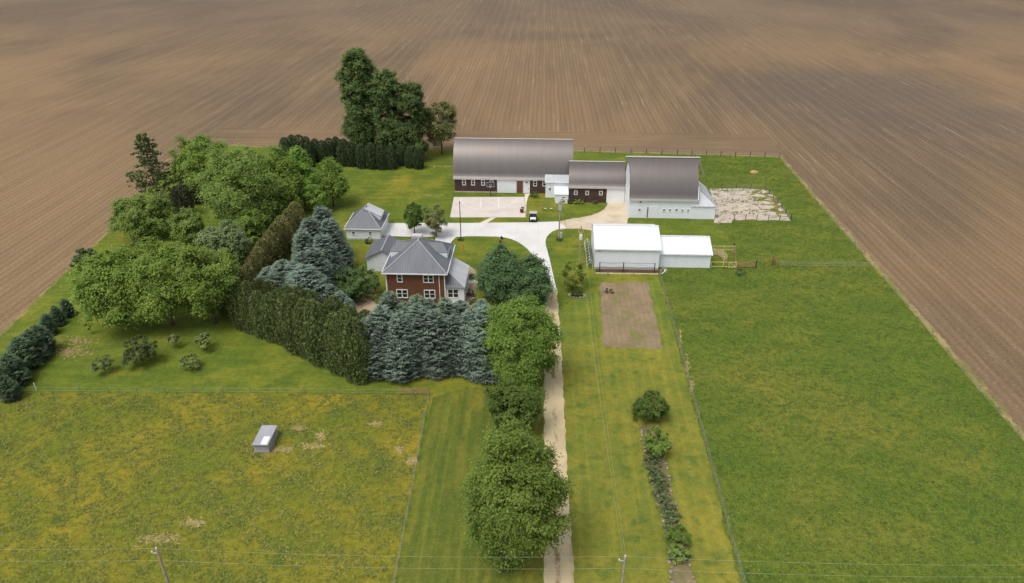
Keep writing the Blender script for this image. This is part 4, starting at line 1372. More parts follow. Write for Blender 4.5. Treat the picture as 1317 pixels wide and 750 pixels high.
# ---- big white barn with lean-to
t = thing('barn', 'tall white barn with hooded arched roof and hipped lean-to', 'barn')
rx0, rx1, ry, rW = 19.75, 34.3, 144.1, 12.0
wall_box(rx0, rx1, ry, ry + rW, 4.5).build('wall', M['white'], t)
gb_ = MB()
gothic_gables(gb_, rx0 + .05, ry, rW, 4.45, 11.95)
gothic_gables(gb_, rx1 - .17, ry, rW, 4.45, 11.95)
gb_.build('gable', M['white'], t)
gothic_roof(t, rx0 - .15, rx1 + .15, ry, rW, 4.65, 11.95, M['barn_roof'], hood=0.75)
MB().box(rx0 - .15, rx1 + .15, ry - .42, ry - .34, 4.1, 4.54).build('fascia', M['fascia'], t)
pr_ = arch_profile(ry, rW, 4.65, 11.95)
for xr in (rx0 - .24, rx1 + .17):
    mb = MB()
    for a, b in zip(pr_[:-1], pr_[1:]):
        if 3 < pr_.index(a) < len(pr_) - 5:
            continue
        mb.bar((xr, a[0], a[1] - .05), (xr, b[0], b[1] - .05), .12, .3)
    mb.build('rake_trim', M['trim'], t)
MB().box(rx0 - .85, rx1 + .85, ry + rW / 2 - .3, ry + rW / 2 + .3, 11.94, 12.02).build('ridge_cap', M['fascia'], t)
for px, z, wd in ((821.5, 1.9, .5), (852.7, 1.9, .4), (860.6, 1.9, .4), (868.8, 2.0, .45), (876.4, 1.9, .4), (884, 1.9, .4)):
    window(t, G(px, 280)[0] * (ry / G(px, 280)[1]), z, wd, .5, ry)
window(t, G(822, 280)[0] * (ry / G(822, 280)[1]), 3.75, .45, .4, ry)
door(t, 24.1, 25.9, 2.5, ry, M['door_white'], 'white plank door', handle=False)
MB().tube([(23.85, ry - .12, 0.2), (23.85, ry - .12, 2.6)], .09, 6).build('downpipe', M['dark_metal'], t)
# lean-to
lx0, lx1, ly0, ly1 = rx1 - .02, 38.6, 143.95, 156.0
mb = MB()
mb.box(33.2, lx1 - .1, ly0, ly0 + .2, 0, 3.0)
mb.box(lx1 - .3, lx1 - .1, ly0 + .2, ly1, 0, 3.0)
mb.box(34.3, lx1 - .3, ly1 - .2, ly1, 0, 3.0)
mb.build('lean_to_wall', M['white'], t)
mb = MB()
hx, hy, hz = rx1 + .18, ly0 + 3.6, 6.3
e0 = (33.1, ly0 - .25, 3.02)
e1 = (lx1 + .15, ly0 - .25, 3.02)
mb.slabpoly([e1, (lx1 + .15, ly1 + .2, 3.02), (hx, ly1 + .2, hz), (hx, hy, hz)], .12)
mb.build('lean_to_roof', M['roof_light'], t)
mb = MB().slabpoly([e0, e1, (hx, hy, hz)], .12)
mb.build('lean_to_hip', M['roof_light'], t)
mb = MB().bar((e1[0], e1[1], e1[2] + .05), (hx, hy, hz + .05), .2, .06)
mb.build('hip_cap', M['ridge'], t)

# ---- white sheds
def gable_shed(t, x0, x1, y0, y1, ze, zr, zb, roofm, wallm, over=.25):
    yr = (y0 + y1) / 2
    mb = MB()
    mb.box(x0, x1, y0, y0 + .15, 0, ze)
    mb.box(x0, x1, y1 - .15, y1, 0, zb)
    for xa, xb in ((x0, x0 + .15), (x1 - .15, x1)):
        ys = [(y0 + .15, 0), (y1 - .15, 0), (y1 - .15, zb), (yr, zr - .12), (y0 + .15, ze)]
        n = len(ys)
        vs = [(xa, *q) for q in ys] + [(xb, *q) for q in ys]
        fs = [tuple(range(n - 1, -1, -1)), tuple(range(n, 2 * n))] + [(i, (i + 1) % n, n + (i + 1) % n, n + i) for i in range(n)]
        mb.add(vs, fs)
    mb.build('wall', wallm, t)
    sl = (zr - ze) / (yr - y0)
    mb = MB()
    mb.slabpoly([(x0 - over, y0 - over, ze - sl * over + .1), (x1 + over, y0 - over, ze - sl * over + .1), (x1 + over, yr, zr + .1), (x0 - over, yr, zr + .1)], .1)
    mb.slabpoly([(x0 - over, yr, zr + .1), (x1 + over, yr, zr + .1), (x1 + over, y1 + over, zb + .1 - sl * over), (x0 - over, y1 + over, zb + .1 - sl * over)], .1)
    mb.build('roof', roofm, t)
    MB().bar((x0 - over, yr, zr + .12), (x1 + over, yr, zr + .12), .4, .05).build('ridge_cap', roofm, t)
    MB().box(x0 - over, x1 + over, y0 - over - .06, y0 - over - .01, ze - sl * over - .12, ze - sl * over + .1).build('fascia', M['trim'], t)
t = thing('shed', 'larger white steel shed beside the yard gravel', 'shed')
gable_shed(t, 10.75, 22.75, 118.75, 130.4, 4.3, 6.45, 4.3, M['roof_white'], M['white_rib'])
MB().box(11.25, 11.75, 118.58, 118.74, 3.75, 4.15).build('wall_vent', M['grey_metal'], t)
MB().box(10.75, 22.75, 118.70, 118.745, 0.0, .45).build('foundation', M['foundation'], t)
t = thing('shed', 'smaller lower white steel shed attached to the larger one', 'shed')
gable_shed(t, 23.05, 32.6, 120.0, 128.0, 2.95, 4.6, 3.0, M['roof_white'], M['white_rib'])

# ---- garage
def hip_roof(parent, x0, x1, y0, y1, ze, zr, ya, yb, mat, capm, th=.12):
    xm = (x0 + x1) / 2
    A, Bq, Cq, D = (x0, y0, ze), (x1, y0, ze), (x1, y1, ze), (x0, y1, ze)
    R0, R1 = (xm, ya, zr), (xm, yb, zr)
    mb = MB()
    mb.add([A, Bq, Cq, D, R0, R1], [(0, 1, 4), (1, 2, 5, 4), (2, 3, 5), (3, 0, 4, 5)])
    q = [(p[0], p[1], p[2] - th) for p in (A, Bq, Cq, D)]
    mb.add([A, Bq, Cq, D] + q, [(0, 4, 5, 1), (1, 5, 6, 2), (2, 6, 7, 3), (3, 7, 4, 0), (4, 7, 6, 5)])
    o = mb.build('roof', mat, parent)
    c = MB()
    for a, b in ((A, R0), (Bq, R0), (Cq, R1), (D, R1)) + (((R0, R1),) if R0 != R1 else ()):
        c.bar(Vector(a) + Vector((0, 0, .03)), Vector(b) + Vector((0, 0, .03)), .22, .07)
    c.build('hip_cap', capm, o)
    g = MB()
    g.box(x0, x1, y0 - .1, y0, ze - .16, ze + .01)
    g.box(x0, x1, y1, y1 + .1, ze - .16, ze + .01)
    g.box(x0 - .1, x0, y0, y1, ze - .16, ze + .01)
    g.box(x1, x1 + .1, y0, y1, ze - .16, ze + .01)
    g.build('gutter', M['trim'], o)
    return o
t = thing('garage', 'small white garage with grey hipped roof at the driveway end', 'garage')
gx0, gx1, gy0, gy1 = -39.35, -32.35, 130.1, 138.3
MB().box(gx0, gx1, gy0, gy1, 0, 2.5).build('wall', M['white'], t)
hip_roof(t, gx0 - .3, gx1 + .3, gy0 - .3, gy1 + .3, 2.55, 5.75, 133.9, 134.5, M['roof_grey'], M['ridge'])
for px in (455.5, 477):
    window(t, G(px, 308)[0] * gy0 / G(px, 308)[1], 1.45, .5, .6, gy0)
MB().box(gx0 - .05, gx1 + .05, gy0 - .05, gy0 - .002, 0, .3).build('foundation', M['foundation'], t)
mb = MB().box(gx1, gx1 + .06, 131.6, 136.6, 0.05, 2.2)
mb.build('garage_door', M['door_white'], t)
# shed dormer on the drive side
d0, d1 = 133.1, 136.3
mb = MB()
zx = lambda x: 2.55 + (gx1 + .3 - x) / 3.8 * 3.2
mb.add([(-32.75, d0, zx(-32.75) - .1), (-32.75, d0, 3.98), (-35.4, d0, 5.2), (-35.4, d0, zx(-35.4) - .1), (-32.75, d1, zx(-32.75) - .1), (-32.75, d1, 3.98), (-35.4, d1, 5.2), (-35.4, d1, zx(-35.4) - .1)],
       [(0, 1, 2, 3), (7, 6, 5, 4), (0, 4, 5, 1), (1, 5, 6, 2), (3, 2, 6, 7), (0, 3, 7, 4)])
dm = mb.build('dormer', M['white'], t)
MB().slabpoly([(-32.5, d0 - .12, 4.0), (-32.5, d1 + .12, 4.0), (-35.85, d1 + .12, 5.66), (-35.85, d0 - .12, 5.66)], .12).build('dormer_roof', M['roof_light'], dm)

# ---- brick house
t = thing('brick_house', 'two-storey red brick house with grey hipped roof and dormers', 'house')
hx0, hx1, hy0, hy1 = -25.65, -15.65, 104.1, 114.9
MB().box(hx0, hx1, hy0, hy1, 0, 6.1).build('wall', M['brick'], t)
hip_roof(t, hx0 - .5, hx1 + .5, hy0 - .55, hy1 + .5, 6.15, 9.75, 109.1, 110.2, M['roof_grey'], M['ridge'])
c = MB()
c.box(hx0 - .06, hx0 + .12, hy0 - .06, hy0 - .002, 0, 6.05)
c.box(hx1 - .12, hx1 + .06, hy0 - .06, hy0 - .002, 0, 6.05)
c.build('corner_trim', M['trim'], t)
sx = lambda px: G(px, 380)[0] * hy0 / G(px, 380)[1]
MB().tube([(sx(566), hy0 - .1, 0.1), (sx(566), hy0 - .1, 5.95)], .07, 6).build('downpipe', M['trim'], t)
window(t, sx(516), 4.95, .7, 1.25, hy0)
window(t, sx(552.3), 4.95, 1.55, 1.25, hy0, bars=2)
window(t, sx(517.5), 2.0, 1.7, 1.4, hy0, bars=2)
window(t, sx(552.8), 2.0, 1.7, 1.4, hy0, bars=2)
for i in range(2):
    window(t, 107.2 + 4.2 * i, 4.95, 1.0, 1.3, hx1, 'east')
    window(t, 107.2 + 4.2 * i, 4.95, 1.0, 1.3, hx0, 'west')
# hipped dormers on both long slopes
for sgn, xc in ((1, hx1), (-1, hx0)):
    xm = (hx0 + hx1) / 2
    hw = 5.5
    zr_ = lambda x: 6.15 + (1 - abs(x - xm) / hw) * 3.6
    xo = xm + sgn * 4.95            # outer wall of the dormer
    dy0, dy1 = 108.9, 111.9
    zt = 7.72
    xi = xm + sgn * (hw * (1 - (zt - 6.15) / 3.6)) * 0.9
    mb = MB()
    zo = zr_(xo) - .1
    V_ = [(xo, dy0, zo), (xo, dy1, zo), (xo, dy1, zt), (xo, dy0, zt), (xi, dy0, zt), (xi, dy1, zt)]
    F_ = [(0, 1, 2, 3), (0, 3, 4), (1, 5, 2), (3, 2, 5, 4), (0, 4, 5, 1)]
    if sgn < 0:
        F_ = [f[::-1] for f in F_]
    mb.add(V_, F_)
    d_ = mb.build('dormer', M['white'], t)
    window(d_, 110.4, (zo + zt) / 2 + .1, 1.2, .5, xo, 'east' if sgn > 0 else 'west', bars=2, name='dormer_window')
    rm = MB()
    ov = .1
    oxe = xo + sgn * ov
    yr = 110.4
    zrd = 8.8
    xr_ = xo - sgn * 0.95
    xin_r = xm + sgn * (hw * (1 - (zrd - 6.15) / 3.6)) * .85
    xin_e = xm + sgn * (hw * (1 - (zt - 6.15) / 3.6)) * .85
    e = zt - .02
    rm.slabpoly([(oxe, dy0 - ov, e), (xin_e, dy0 - ov, e), (xin_r, yr, zrd), (xr_, yr, zrd)], .1)
    rm.slabpoly([(oxe, dy1 + ov, e), (xin_e, dy1 + ov, e), (xin_r, yr, zrd), (xr_, yr, zrd)], .1)
    rm.slabpoly([(oxe, dy0 - ov, e), (oxe, dy1 + ov, e), (xr_, yr, zrd)], .1)
    rm.build('dormer_roof', M['roof_grey'], d_)
# porch on the lawn side
px1 = -12.45
mb = MB()
mb.box(hx1 + .02, px1, 104.35, 104.5, 0, 3.3)
mb.box(px1 - .15, px1, 104.5, 112.2, 0, 3.3)
mb.box(hx1 + .02, px1 - .15, 112.05, 112.2, 0, 3.3)
mb.build('porch_wall', M['white'], t)
mb = MB()
pe0, pe1, pt_, pb = (hx1 - .05, 104.0, 3.35), (px1 + .2, 104.0, 3.35), (hx1 + .02, 106.6, 5.35), (px1 + .2, 112.5, 3.35)
mb.slabpoly([pe1, pb, (hx1 + .02, 112.5, 5.35), pt_], .1)
ro = mb.build('porch_roof', M['roof_light'], t)
mb = MB().slabpoly([(hx1 + .02, 104.0, 3.35), pe1, pt_], .1)
mb.build('porch_hip', M['roof_grey'], ro)
window(t, -14.35, 2.1, 1.7, 1.5, 104.35, bars=2, name='porch_window')
window(t, 106.0, 2.1, 2.2, 1.5, px1, 'east', bars=2, name='porch_window')
window(t, 109.5, 2.1, 2.2, 1.5, px1, 'east', bars=2, name='porch_window')
# white wing with its gable to the viewer's side
wx0, wx1, wy0, wy1 = -31.9, -25.9, 116.0, 122.6
mb = MB()
pts = [(wx0, 0), (wx1, 0), (wx1, 2.85), ((wx0 + wx1) / 2, 4.35), (wx0, 2.85)]
vs = [(x, wy0, z) for x, z in pts] + [(x, wy1, z) for x, z in pts]
mb.add(vs, [(0, 1, 2, 3, 4), (9, 8, 7, 6, 5), (0, 4, 9, 5), (1, 6, 7, 2), (2, 7, 8, 3), (3, 8, 9, 4)])
mb.build('wing_wall', M['white'], t)
mb = MB()
xm_ = (wx0 + wx1) / 2
mb.slabpoly([(wx0 - .35, wy0 - .35, 2.78), (xm_, wy0 - .35, 4.5), (xm_, wy1 + .3, 4.5), (wx0 - .35, wy1 + .3, 2.78)], .12)
mb.slabpoly([(wx1 + .35, wy0 - .35, 2.78), (xm_, wy0 - .35, 4.5), (xm_, wy1 + .3, 4.5), (wx1 + .35, wy1 + .3, 2.78)], .12)
wr = mb.build('wing_roof', M['roof_grey'], t)
MB().bar((xm_, wy0 - .36, 4.52), (xm_, wy1 + .3, 4.52), .25, .07).build('ridge_cap', M['ridge'], wr)
# rear addition
MB().box(-26.0, -17.2, 114.95, 120.6, 0, 3.9).build('rear_wall', M['white'], t)
mb = MB()
mb.slabpoly([(-26.4, 120.9, 3.9), (-16.9, 120.9, 3.9), (-18.5, 117.9, 5.7), (-26.4, 117.9, 5.7)], .12)
mb.slabpoly([(-26.4, 114.96, 3.9), (-16.9, 114.96, 3.9), (-18.5, 117.9, 5.7), (-26.4, 117.9, 5.7)], .12)
mb.slabpoly([(-16.9, 114.96, 3.9), (-16.9, 120.9, 3.9), (-18.5, 117.9, 5.7)], .12)
mb.build('rear_roof', M['roof_grey'], t)
ch = MB()
ch.box(-23.6, -21.7, 118.3, 119.6, 5.0, 6.35)
ch.build('chimney', M['fascia'], t)

# ------------------------------------------------------------------ little coop in the dry pasture
base = G(343, 571)
t = thing('coop', 'little corrugated metal animal shelter alone in the dry pasture', 'shelter', (base.x, base.y, 0), rad(2))
mb = MB()
mb.box(-.9, -.8, -1.75, 1.75, .12, 1.35)
mb.box(.8, .9, -1.75, 1.75, .12, 1.35)
mb.box(-.8, .8, 1.65, 1.75, .12, 1.35)
mb.box(-.8, .8, -1.75, -1.68, .12, .62)
mb.build('wall', M['galv'], t)
MB().slabpoly([(-1.0, -1.95, 1.5), (1.0, -1.95, 1.5), (1.0, 1.95, 1.42), (-1.0, 1.95, 1.42)], .06).build('roof', M['galv'], t)
MB().box(.02, .85, -1.85, -.35, 1.49, 1.54).build('roof_sheet', M['roof_white'], t)
for k_ in range(3):
    MB().box(-.8, .8, -1.76, -1.7, .72 + k_ * .2, .82 + k_ * .2).build('slat', M['grey_metal'], t)
for x in (-.98, .98):
    MB().box(x - .05, x + .05, -2.1, 2.0, 0.01, .13).build('skid', M['wood_grey'], t)
mb = MB().tube([(-.95, .2, .6), (-1.5, .2, .55)], .05, 6)
mb.build('tow_bar', M['wood_pale'], t)

# ------------------------------------------------------------------ fences
def fence(name, label, pts, gap, hgt, pm, wires, wm, pr=.06, wr=.012, board=None):
    t = thing(name, label, 'fence', (pts[0][0], pts[0][1], 0))
    o0 = Vector((pts[0][0], pts[0][1], 0))
    posts = []
    for a, b in zip(pts[:-1], pts[1:]):
        a, b = Vector((a[0], a[1], 0)), Vector((b[0], b[1], 0))
        n = max(1, round((b - a).length / gap))
        for i in range(n):
            posts.append(a.lerp(b, i / n))
    posts.append(Vector((pts[-1][0], pts[-1][1], 0)))
    for p in posts:
        q = p - o0
        lean = Vector((random.uniform(-.04, .04), random.uniform(-.04, .04), hgt * random.uniform(.92, 1.08)))
        MB().tube([q - Vector((0, 0, .2)), q + lean], pr * random.uniform(.85, 1.15), 6).build('post', pm, t)
    for z in wires:
        mb = MB()
        for p, q in zip(posts[:-1], posts[1:]):
            a, b = p - o0 + Vector((0, 0, z)), q - o0 + Vector((0, 0, z))
            if board:
                mb.bar(a + Vector((0, -.08, 0)), b + Vector((0, -.08, 0)), .04, board)
            else:
                mb.tube([a, (a + b) / 2 - Vector((0, 0, .03)), b], wr, 4, cap=False)
        mb.build('rail' if board else 'wire', wm, t)
    return t
g2 = lambda *q: [tuple(G(*p)[:2]) for p in q]
fence('wire_fence', 'wire fence with dark posts along the far edge against the ploughed field', [(8.2, 191.0), (38, 189.6), (65.4, 188.0)], 4.0, 1.5, M['post_dark'], (.5, .9, 1.25), M['wire'], .09, .02)
fence('wire_fence', 'weathered wire fence along the diagonal edge between green pasture and ploughed field', [(65.3, 187.6), (63.6, 121), (62.4, 73), (62.2, 50)], 5.0, 1.15, M['wood_grey'], (.4, .8, 1.05), M['wire'], .06, .015)
fence('wire_fence', 'overgrown woven wire fence between the mown strip and green pasture', [(22.65, 116.3), (22.0, 80), (21.4, 48.8), (21.2, 38)], 2.6, 1.15, M['wood_grey'], (.25, .6, .95), M['wire'], .05, .012)
fence('wire_fence', 'wire fence between orchard grass and dry pasture', [(-80, 76.6), (-60, 77.2), (-40, 77.9), (-17.2, 78.5)], 4.0, 1.1, M['wood_grey'], (.4, .9), M['wire'], .055, .009)
fence('wire_fence', 'wire fence between dry pasture and the drive verge', [(-14.8, 78.3), (-14.2, 60), (-13.7, 44), (-13.5, 36)], 2.8, 1.15, M['wood_grey'], (.3, .65, 1.0), M['wire'], .05, .012)
fence('board_fence', 'short brown board fence at the corner of the dry pasture', [(-18.9, 78.55), (-14.9, 78.7)], 2.0, 1.3, M['wood_brown'], (.3, .65, 1.0), M['wood_brown'], .08, board=.2)
fence('wire_fence', 'wire fence with dark posts along the near edge of the broken slab', g2((944, 283.2), (1017, 284)), 2.6, 1.4, M['post_dark'], (.5, .9, 1.25), M['wire'], .07, .018)
fence('wire_fence', 'wire fence from the slab corner to its back post', g2((1016.5, 282.6), (984, 244.2), (928, 243)), 3.0, 1.4, M['post_dark'], (.5, .9, 1.25), M['wire'], .06, .015)
fence('wire_fence', 'short wire fence from the white barn back into the lot', g2((905, 231), (898, 208), (893, 199)), 4.0, 1.5, M['wood_grey'], (.5, .9, 1.2), M['wire'], .08, .018)
fence('wire_fence', 'low wire fence crossing the green pasture beyond the plank gate', g2((1001, 343), (1060, 344), (1118, 344.6)), 3.4, 1.2, M['wood_brown'], (.4, .8, 1.1), M['wire'], .06, .02)
# corral at the small shed
c0, c1, c2 = G(914.5, 322), G(941, 322), G(952, 345)
fence('rail_fence', 'pale rail corral behind the smaller white shed', [(32.9, 127.0), (c1.x, 127.2), (c1.x + .2, 127.2)], 2.2, 1.5, M['wood_pale'], (.6, 1.35), M['wood_pale'], .08, board=.16)
fence('rail_fence', 'brown plank corral side running down from the dark corner post', [(c1.x + .3, 127.0), (37.6, 120.6)], 2.2, 1.4, M['wood_brown'], (.4, .8, 1.2), M['wood_brown'], .08, board=.18)
fence('rail_fence', 'pale rail fence along the front of the corral', [(32.9, 120.3), (37.4, 120.3)], 2.2, 1.3, M['wood_pale'], (.25, 1.2), M['wood_pale'], .08, board=.14)
fence('board_fence', 'brown plank fence between the corral and its end post', [(37.7, 120.35), (41.2, 120.4)], 1.75, 1.4, M['wood_brown'], (.3, .6, .9, 1.2), M['wood_brown'], .08, board=.2)
fence('board_fence', 'leaning brown board pen standing alone in the green pasture', g2((991, 342), (993, 336), (998.5, 343)), 1.2, 1.35, M['wood_brown'], (.4, .8, 1.2), M['wood_brown'], .07, board=.22)
t = thing('gate', 'pale wooden gate with a diagonal brace at the corral', 'gate', (36.1, 120.0, 0))
for z in (.25, 1.3):
    MB().bar((0, 0, z), (1.5, 0, z), .05, .14).build('rail', M['wood_pale'], t)
for x in (.07, 1.43):
    MB().bar((x, 0, .1), (x, 0, 1.45), .14, .06).build('stile', M['wood_pale'], t)
MB().bar((.1, .03, 1.3), (1.4, .03, .25), .05, .12).build('brace', M['wood_pale'], t)
t = thing('livestock_chute', 'curved pale board chute inside the corral', 'chute', (33.4, 125.3, 0))
q = [(.2, 0), (1.2, 0), (2.0, -.3), (2.4, -1.2), (2.5, -2.2), (2.4, -3.2)]
for off in (0, .55):
    mb = MB()
    for a, b in zip(q[:-1], q[1:]):
        for z in (.4, .8, 1.2):
            mb.bar((a[0] + off, a[1] + off, z), (b[0] + off, b[1] + off, z), .05, .2)
    for a in q:
        mb.bar((a[0] + off, a[1] + off, 0), (a[0] + off, a[1] + off, 1.3), .1, .1)
    mb.build('board_side', M['wood_pale'], t)
t = thing('post', 'stout dark corner post at the back of the corral', 'post', (c1.x + .1, 127.3, 0))
MB().tube([(0, 0, -.2), (0, 0, 1.9)], .16, 8).build('shaft', M['post_dark'], t)
t = thing('post', 'dark end post of the plank fence by the weed clump', 'post', (41.35, 120.4, 0))
MB().tube([(0, 0, -.2), (0, 0, 1.6)], .13, 8).build('shaft', M['post_dark'], t)
t = thing('post', 'thin white marker post at the orchard fence', 'post', (*G(47, 502)[:2], 0))
MB().tube([(0, 0, -.2), (0, 0, 1.3)], .06, 6).build('shaft', M['white_metal'], t)
# pale board heap at the shed corner
q = G(853, 352)
t = thing('board_pile', 'heap of pale boards leaning at the fence corner by the sheds', 'boards', (q.x, q.y, 0))
for i in range(9):
    a = random.uniform(0, 6.28)
    MB().bar((random.uniform(-.5, .5), random.uniform(-.4, .4), .1), (.6 * math.cos(a), .5 * math.sin(a), random.uniform(.6, 1.5)), .18, .04).build('board', M['wood_grey' if i % 3 else 'white_metal'], t)
# trellis before the shed
t = thing('trellis', 'three dark posts strung with wire before the larger shed', 'trellis', (11.6, 117.4, 0))
xs = [0, 4.4, 10.2]
for x in xs:
    MB().tube([(x, 0, -.1), (x, 0, 2.1)], .09, 6).build('post', M['post_dark'], t)
for z in (1.2, 2.05):
    mb = MB()
    for a, b in zip(xs[:-1], xs[1:]):
        mb.tube([(a, 0, z), ((a + b) / 2, 0, z - .12), (b, 0, z)], .03, 5)
    mb.build('wire', M['dark_metal'], t)
# timber edging of the shed bed
p0, p1 = G(766, 352.2), G(846, 353.2)
t = thing('timber_edging', 'pale timber laid along the dark bed of the larger shed', 'timber', (0, 0, 0))
MB().bar((p0.x, p0.y, .1), (p1.x, p1.y, .1), .25, .2).build('beam', M['wood_pale'], t)
# white wire panels with vines at the shed side
t = thing('garden_trellis', 'white wire hoops with climbing plants along the larger shed side', 'trellis', (9.9, 118.6, 0))
for i in range(9):
    y = i * 1.35
    mb = MB().tube([(-.55, y, 0), (-.5, y, .9), (0, y, 1.5), (.5, y, .9), (.55, y, 0)], .035, 5)
    mb.build('hoop', M['white_metal'], t)
mb = MB().tube([(-.52, 0, .9), (-.52, 10.8, .9)], .03, 5).tube([(0, 0, 1.5), (0, 10.8, 1.5)], .03, 5)
mb.build('wire', M['white_metal'], t)
V, tone, cen = crown_broad(1.3, .6, .05, 500, 40, 45, .2)
V[:, :, 1] = (V[:, :, 1] * 9) + 5.6
V[:, :, 1] = np.where(True, V[:, :, 1].mean(1, keepdims=True) + (V[:, :, 1] - V[:, :, 1].mean(1, keepdims=True)) / 9, 0)
quad_cloud('vine', V, tone, M['deep'], t)

# ------------------------------------------------------------------ utility poles and lines
def sag(a, b, s, n=16):
    a, b = Vector(a), Vector(b)
    return [a.lerp(b, i / n) - Vector((0, 0, s * 4 * (i / n) * (1 - i / n))) for i in range(n + 1)]
pA = G(804, 717, 9.0)
pB = G(201.5, 707, 9.0)
pC = Vector((8.0, 120.5, 0))
pD = Vector((4.26, 131.65, 0))
def road_pole(p, label):
    t = thing('utility_pole', label, 'utility pole', (p.x, p.y, 0))
    MB().tube([(0, 0, -.3), (0, 0, 9.1)], .15, 10, .11).build('shaft', M['wood_pole'], t)
    a = MB().bar((-.5, 0, 8.55), (.1, 0, 8.55), .08, .08)
    a.build('bracket', M['grey_metal'], t)
    for x, z in ((-.5, 8.6), (0, 9.1)):
        MB().lathe([(.0, 0), (.05, 0), (.08, .06), (.05, .12), (.07, .18), (.0, .2)], 8, (x, 0, z)).build('insulator', M['ceramic'], t)
    return t
road_pole(pA, 'pale wooden utility pole beside the planting bed carrying the drive lines')
road_pole(pB, 'pale wooden utility pole standing in the dry pasture')
t = thing('utility_pole', 'yard utility pole with meter box at the concrete drive bend', 'utility pole', pD)
MB().tube([(0, 0, -.3), (0, 0, 8.6)], .16, 10, .12).build('shaft', M['wood_pole'], t)
MB().box(.18, .62, -.22, .22, .5, 1.7).build('meter_box', M['grey_metal'], t)
MB().box(-.32, .32, -.3, -.1, 6.6, 7.7).build('transformer', M['grey_metal'], t)
MB().bar((-.45, 0, 8.2), (.45, 0, 8.2), .09, .1).build('crossarm', M['wood_pole'], t)
t = thing('utility_pole', 'utility pole with yellow bracket and transformer behind the feathery willow', 'utility pole', pC)
MB().tube([(0, 0, -.3), (0, 0, 8.0)], .15, 10, .11).build('shaft', M['wood_pole'], t)
MB().lathe([(0, 5.4), (.26, 5.4), (.28, 5.5), (.28, 6.3), (.24, 6.42), (0, 6.46)], 12, (.0, -.38, 0)).build('transformer', M['white_metal'], t)
mb = MB().tube([(-.5, 0, 7.5), (-.45, 0, 6.9), (0, 0, 6.5), (.45, 0, 6.9), (.5, 0, 7.5)], .05, 6)
mb.build('bracket', M['wood_pale'], t)
def wire(label, a, b, s, r=.008, grp='power lines'):
    o = MB().tube(sag(a, b, s), r, 5).build('power_line', M['cable'])
    tag(o, label, 'power line', grp)
wire('overhead wire along the drive from roadside pole to bracket pole, outer strand', (pA.x + .05, pA.y, 9.15), (pC.x + .45, pC.y, 7.45), 1.6)
wire('overhead wire along the drive from roadside pole to bracket pole, inner strand', (pA.x - .1, pA.y, 8.75), (pC.x - .45, pC.y, 7.45), 1.6)
wire('slack cable between the bracket pole and the yard meter pole', (pC.x, pC.y, 7.4), (pD.x + .4, pD.y, 8.2), .5)
wire('service cable from the yard meter pole to the lower barn eave', (pD.x + .3, pD.y, 8.1), (9.0, 152.5, 4.2), .6)
dirx = (pA - pB)
far1, far2 = pB - dirx, pA + dirx
for k_, (z, lb) in enumerate(((9.15, 'upper'), (7.6, 'lower'))):
    wire(lb + ' roadside wire spanning between the two roadside poles', (pB.x, pB.y, z), (pA.x, pA.y, z), .5)
    wire(lb + ' roadside wire running on beyond the dry pasture pole', (far1.x, far1.y, z), (pB.x, pB.y, z), .5)
    wire(lb + ' roadside wire crossing above the green pasture', (pA.x, pA.y, z), (far2.x, far2.y, z), .5)
t = thing('guy_wire', 'pale guy wire slanting to the lawn from the yard meter pole', 'guy wire', pD)
MB().tube([(0, 0, 7.2), (2.2, 2.4, 0.05)], .035, 5).build('strand', M['cable'], t)
t = thing('pole', 'thin dark pole standing at the lawn corner below the court', 'pole', (*G(592.9, 308)[:2], 0))
MB().tube([(0, 0, -.2), (0, 0, 8.1)], .1, 8, .07).build('shaft', M['dark_metal'], t)
MB().lathe([(0, 8.1), (.12, 8.1), (.14, 8.2), (.1, 8.32), (0, 8.35)], 8).build('cap', M['dark_metal'], t)

# ------------------------------------------------------------------ basketball hoop
q = G(631, 253.6)
t = thing('basketball_hoop', 'basketball hoop on a dark pole at the barn end of the court', 'basketball hoop', (q.x, q.y + .6, 0))
MB().tube([(0, 0, -.2), (0, 0, 2.9), (0, -.5, 3.25)], .1, 8).build('pole', M['dark_metal'], t)
bb = MB().box(-.9, .9, -.62, -.56, 2.55, 3.75).build('backboard', M['dark_metal'], t)
mb = MB()
for (a, b, c_, d) in ((-.9, .9, 3.67, 3.75), (-.9, .9, 2.55, 2.63), (-.9, -.82, 2.63, 3.67), (.82, .9, 2.63, 3.67), (-.3, .3, 3.2, 3.26), (-.3, .3, 2.8, 2.86), (-.3, -.24, 2.86, 3.2), (.24, .3, 2.86, 3.2)):
    mb.box(a, b, -.645, -.622, c_, d)
mb.build('board_border', M['grey_metal'], bb)
ring = [(.23 * math.cos(a), -.9 + .23 * math.sin(a), 2.85) for a in np.linspace(0, 2 * PI, 17)]
MB().tube(ring, .02, 5, cap=False).build('rim', M['orange'], t)
mb = MB()
for i in range(10):
    a = 2 * PI * i / 10
    mb.tube([(.22 * math.cos(a), -.9 + .22 * math.sin(a), 2.84), (.13 * math.cos(a + .3), -.9 + .13 * math.sin(a + .3), 2.4)], .012, 4)
mb.build('net', M['white_metal'], t)

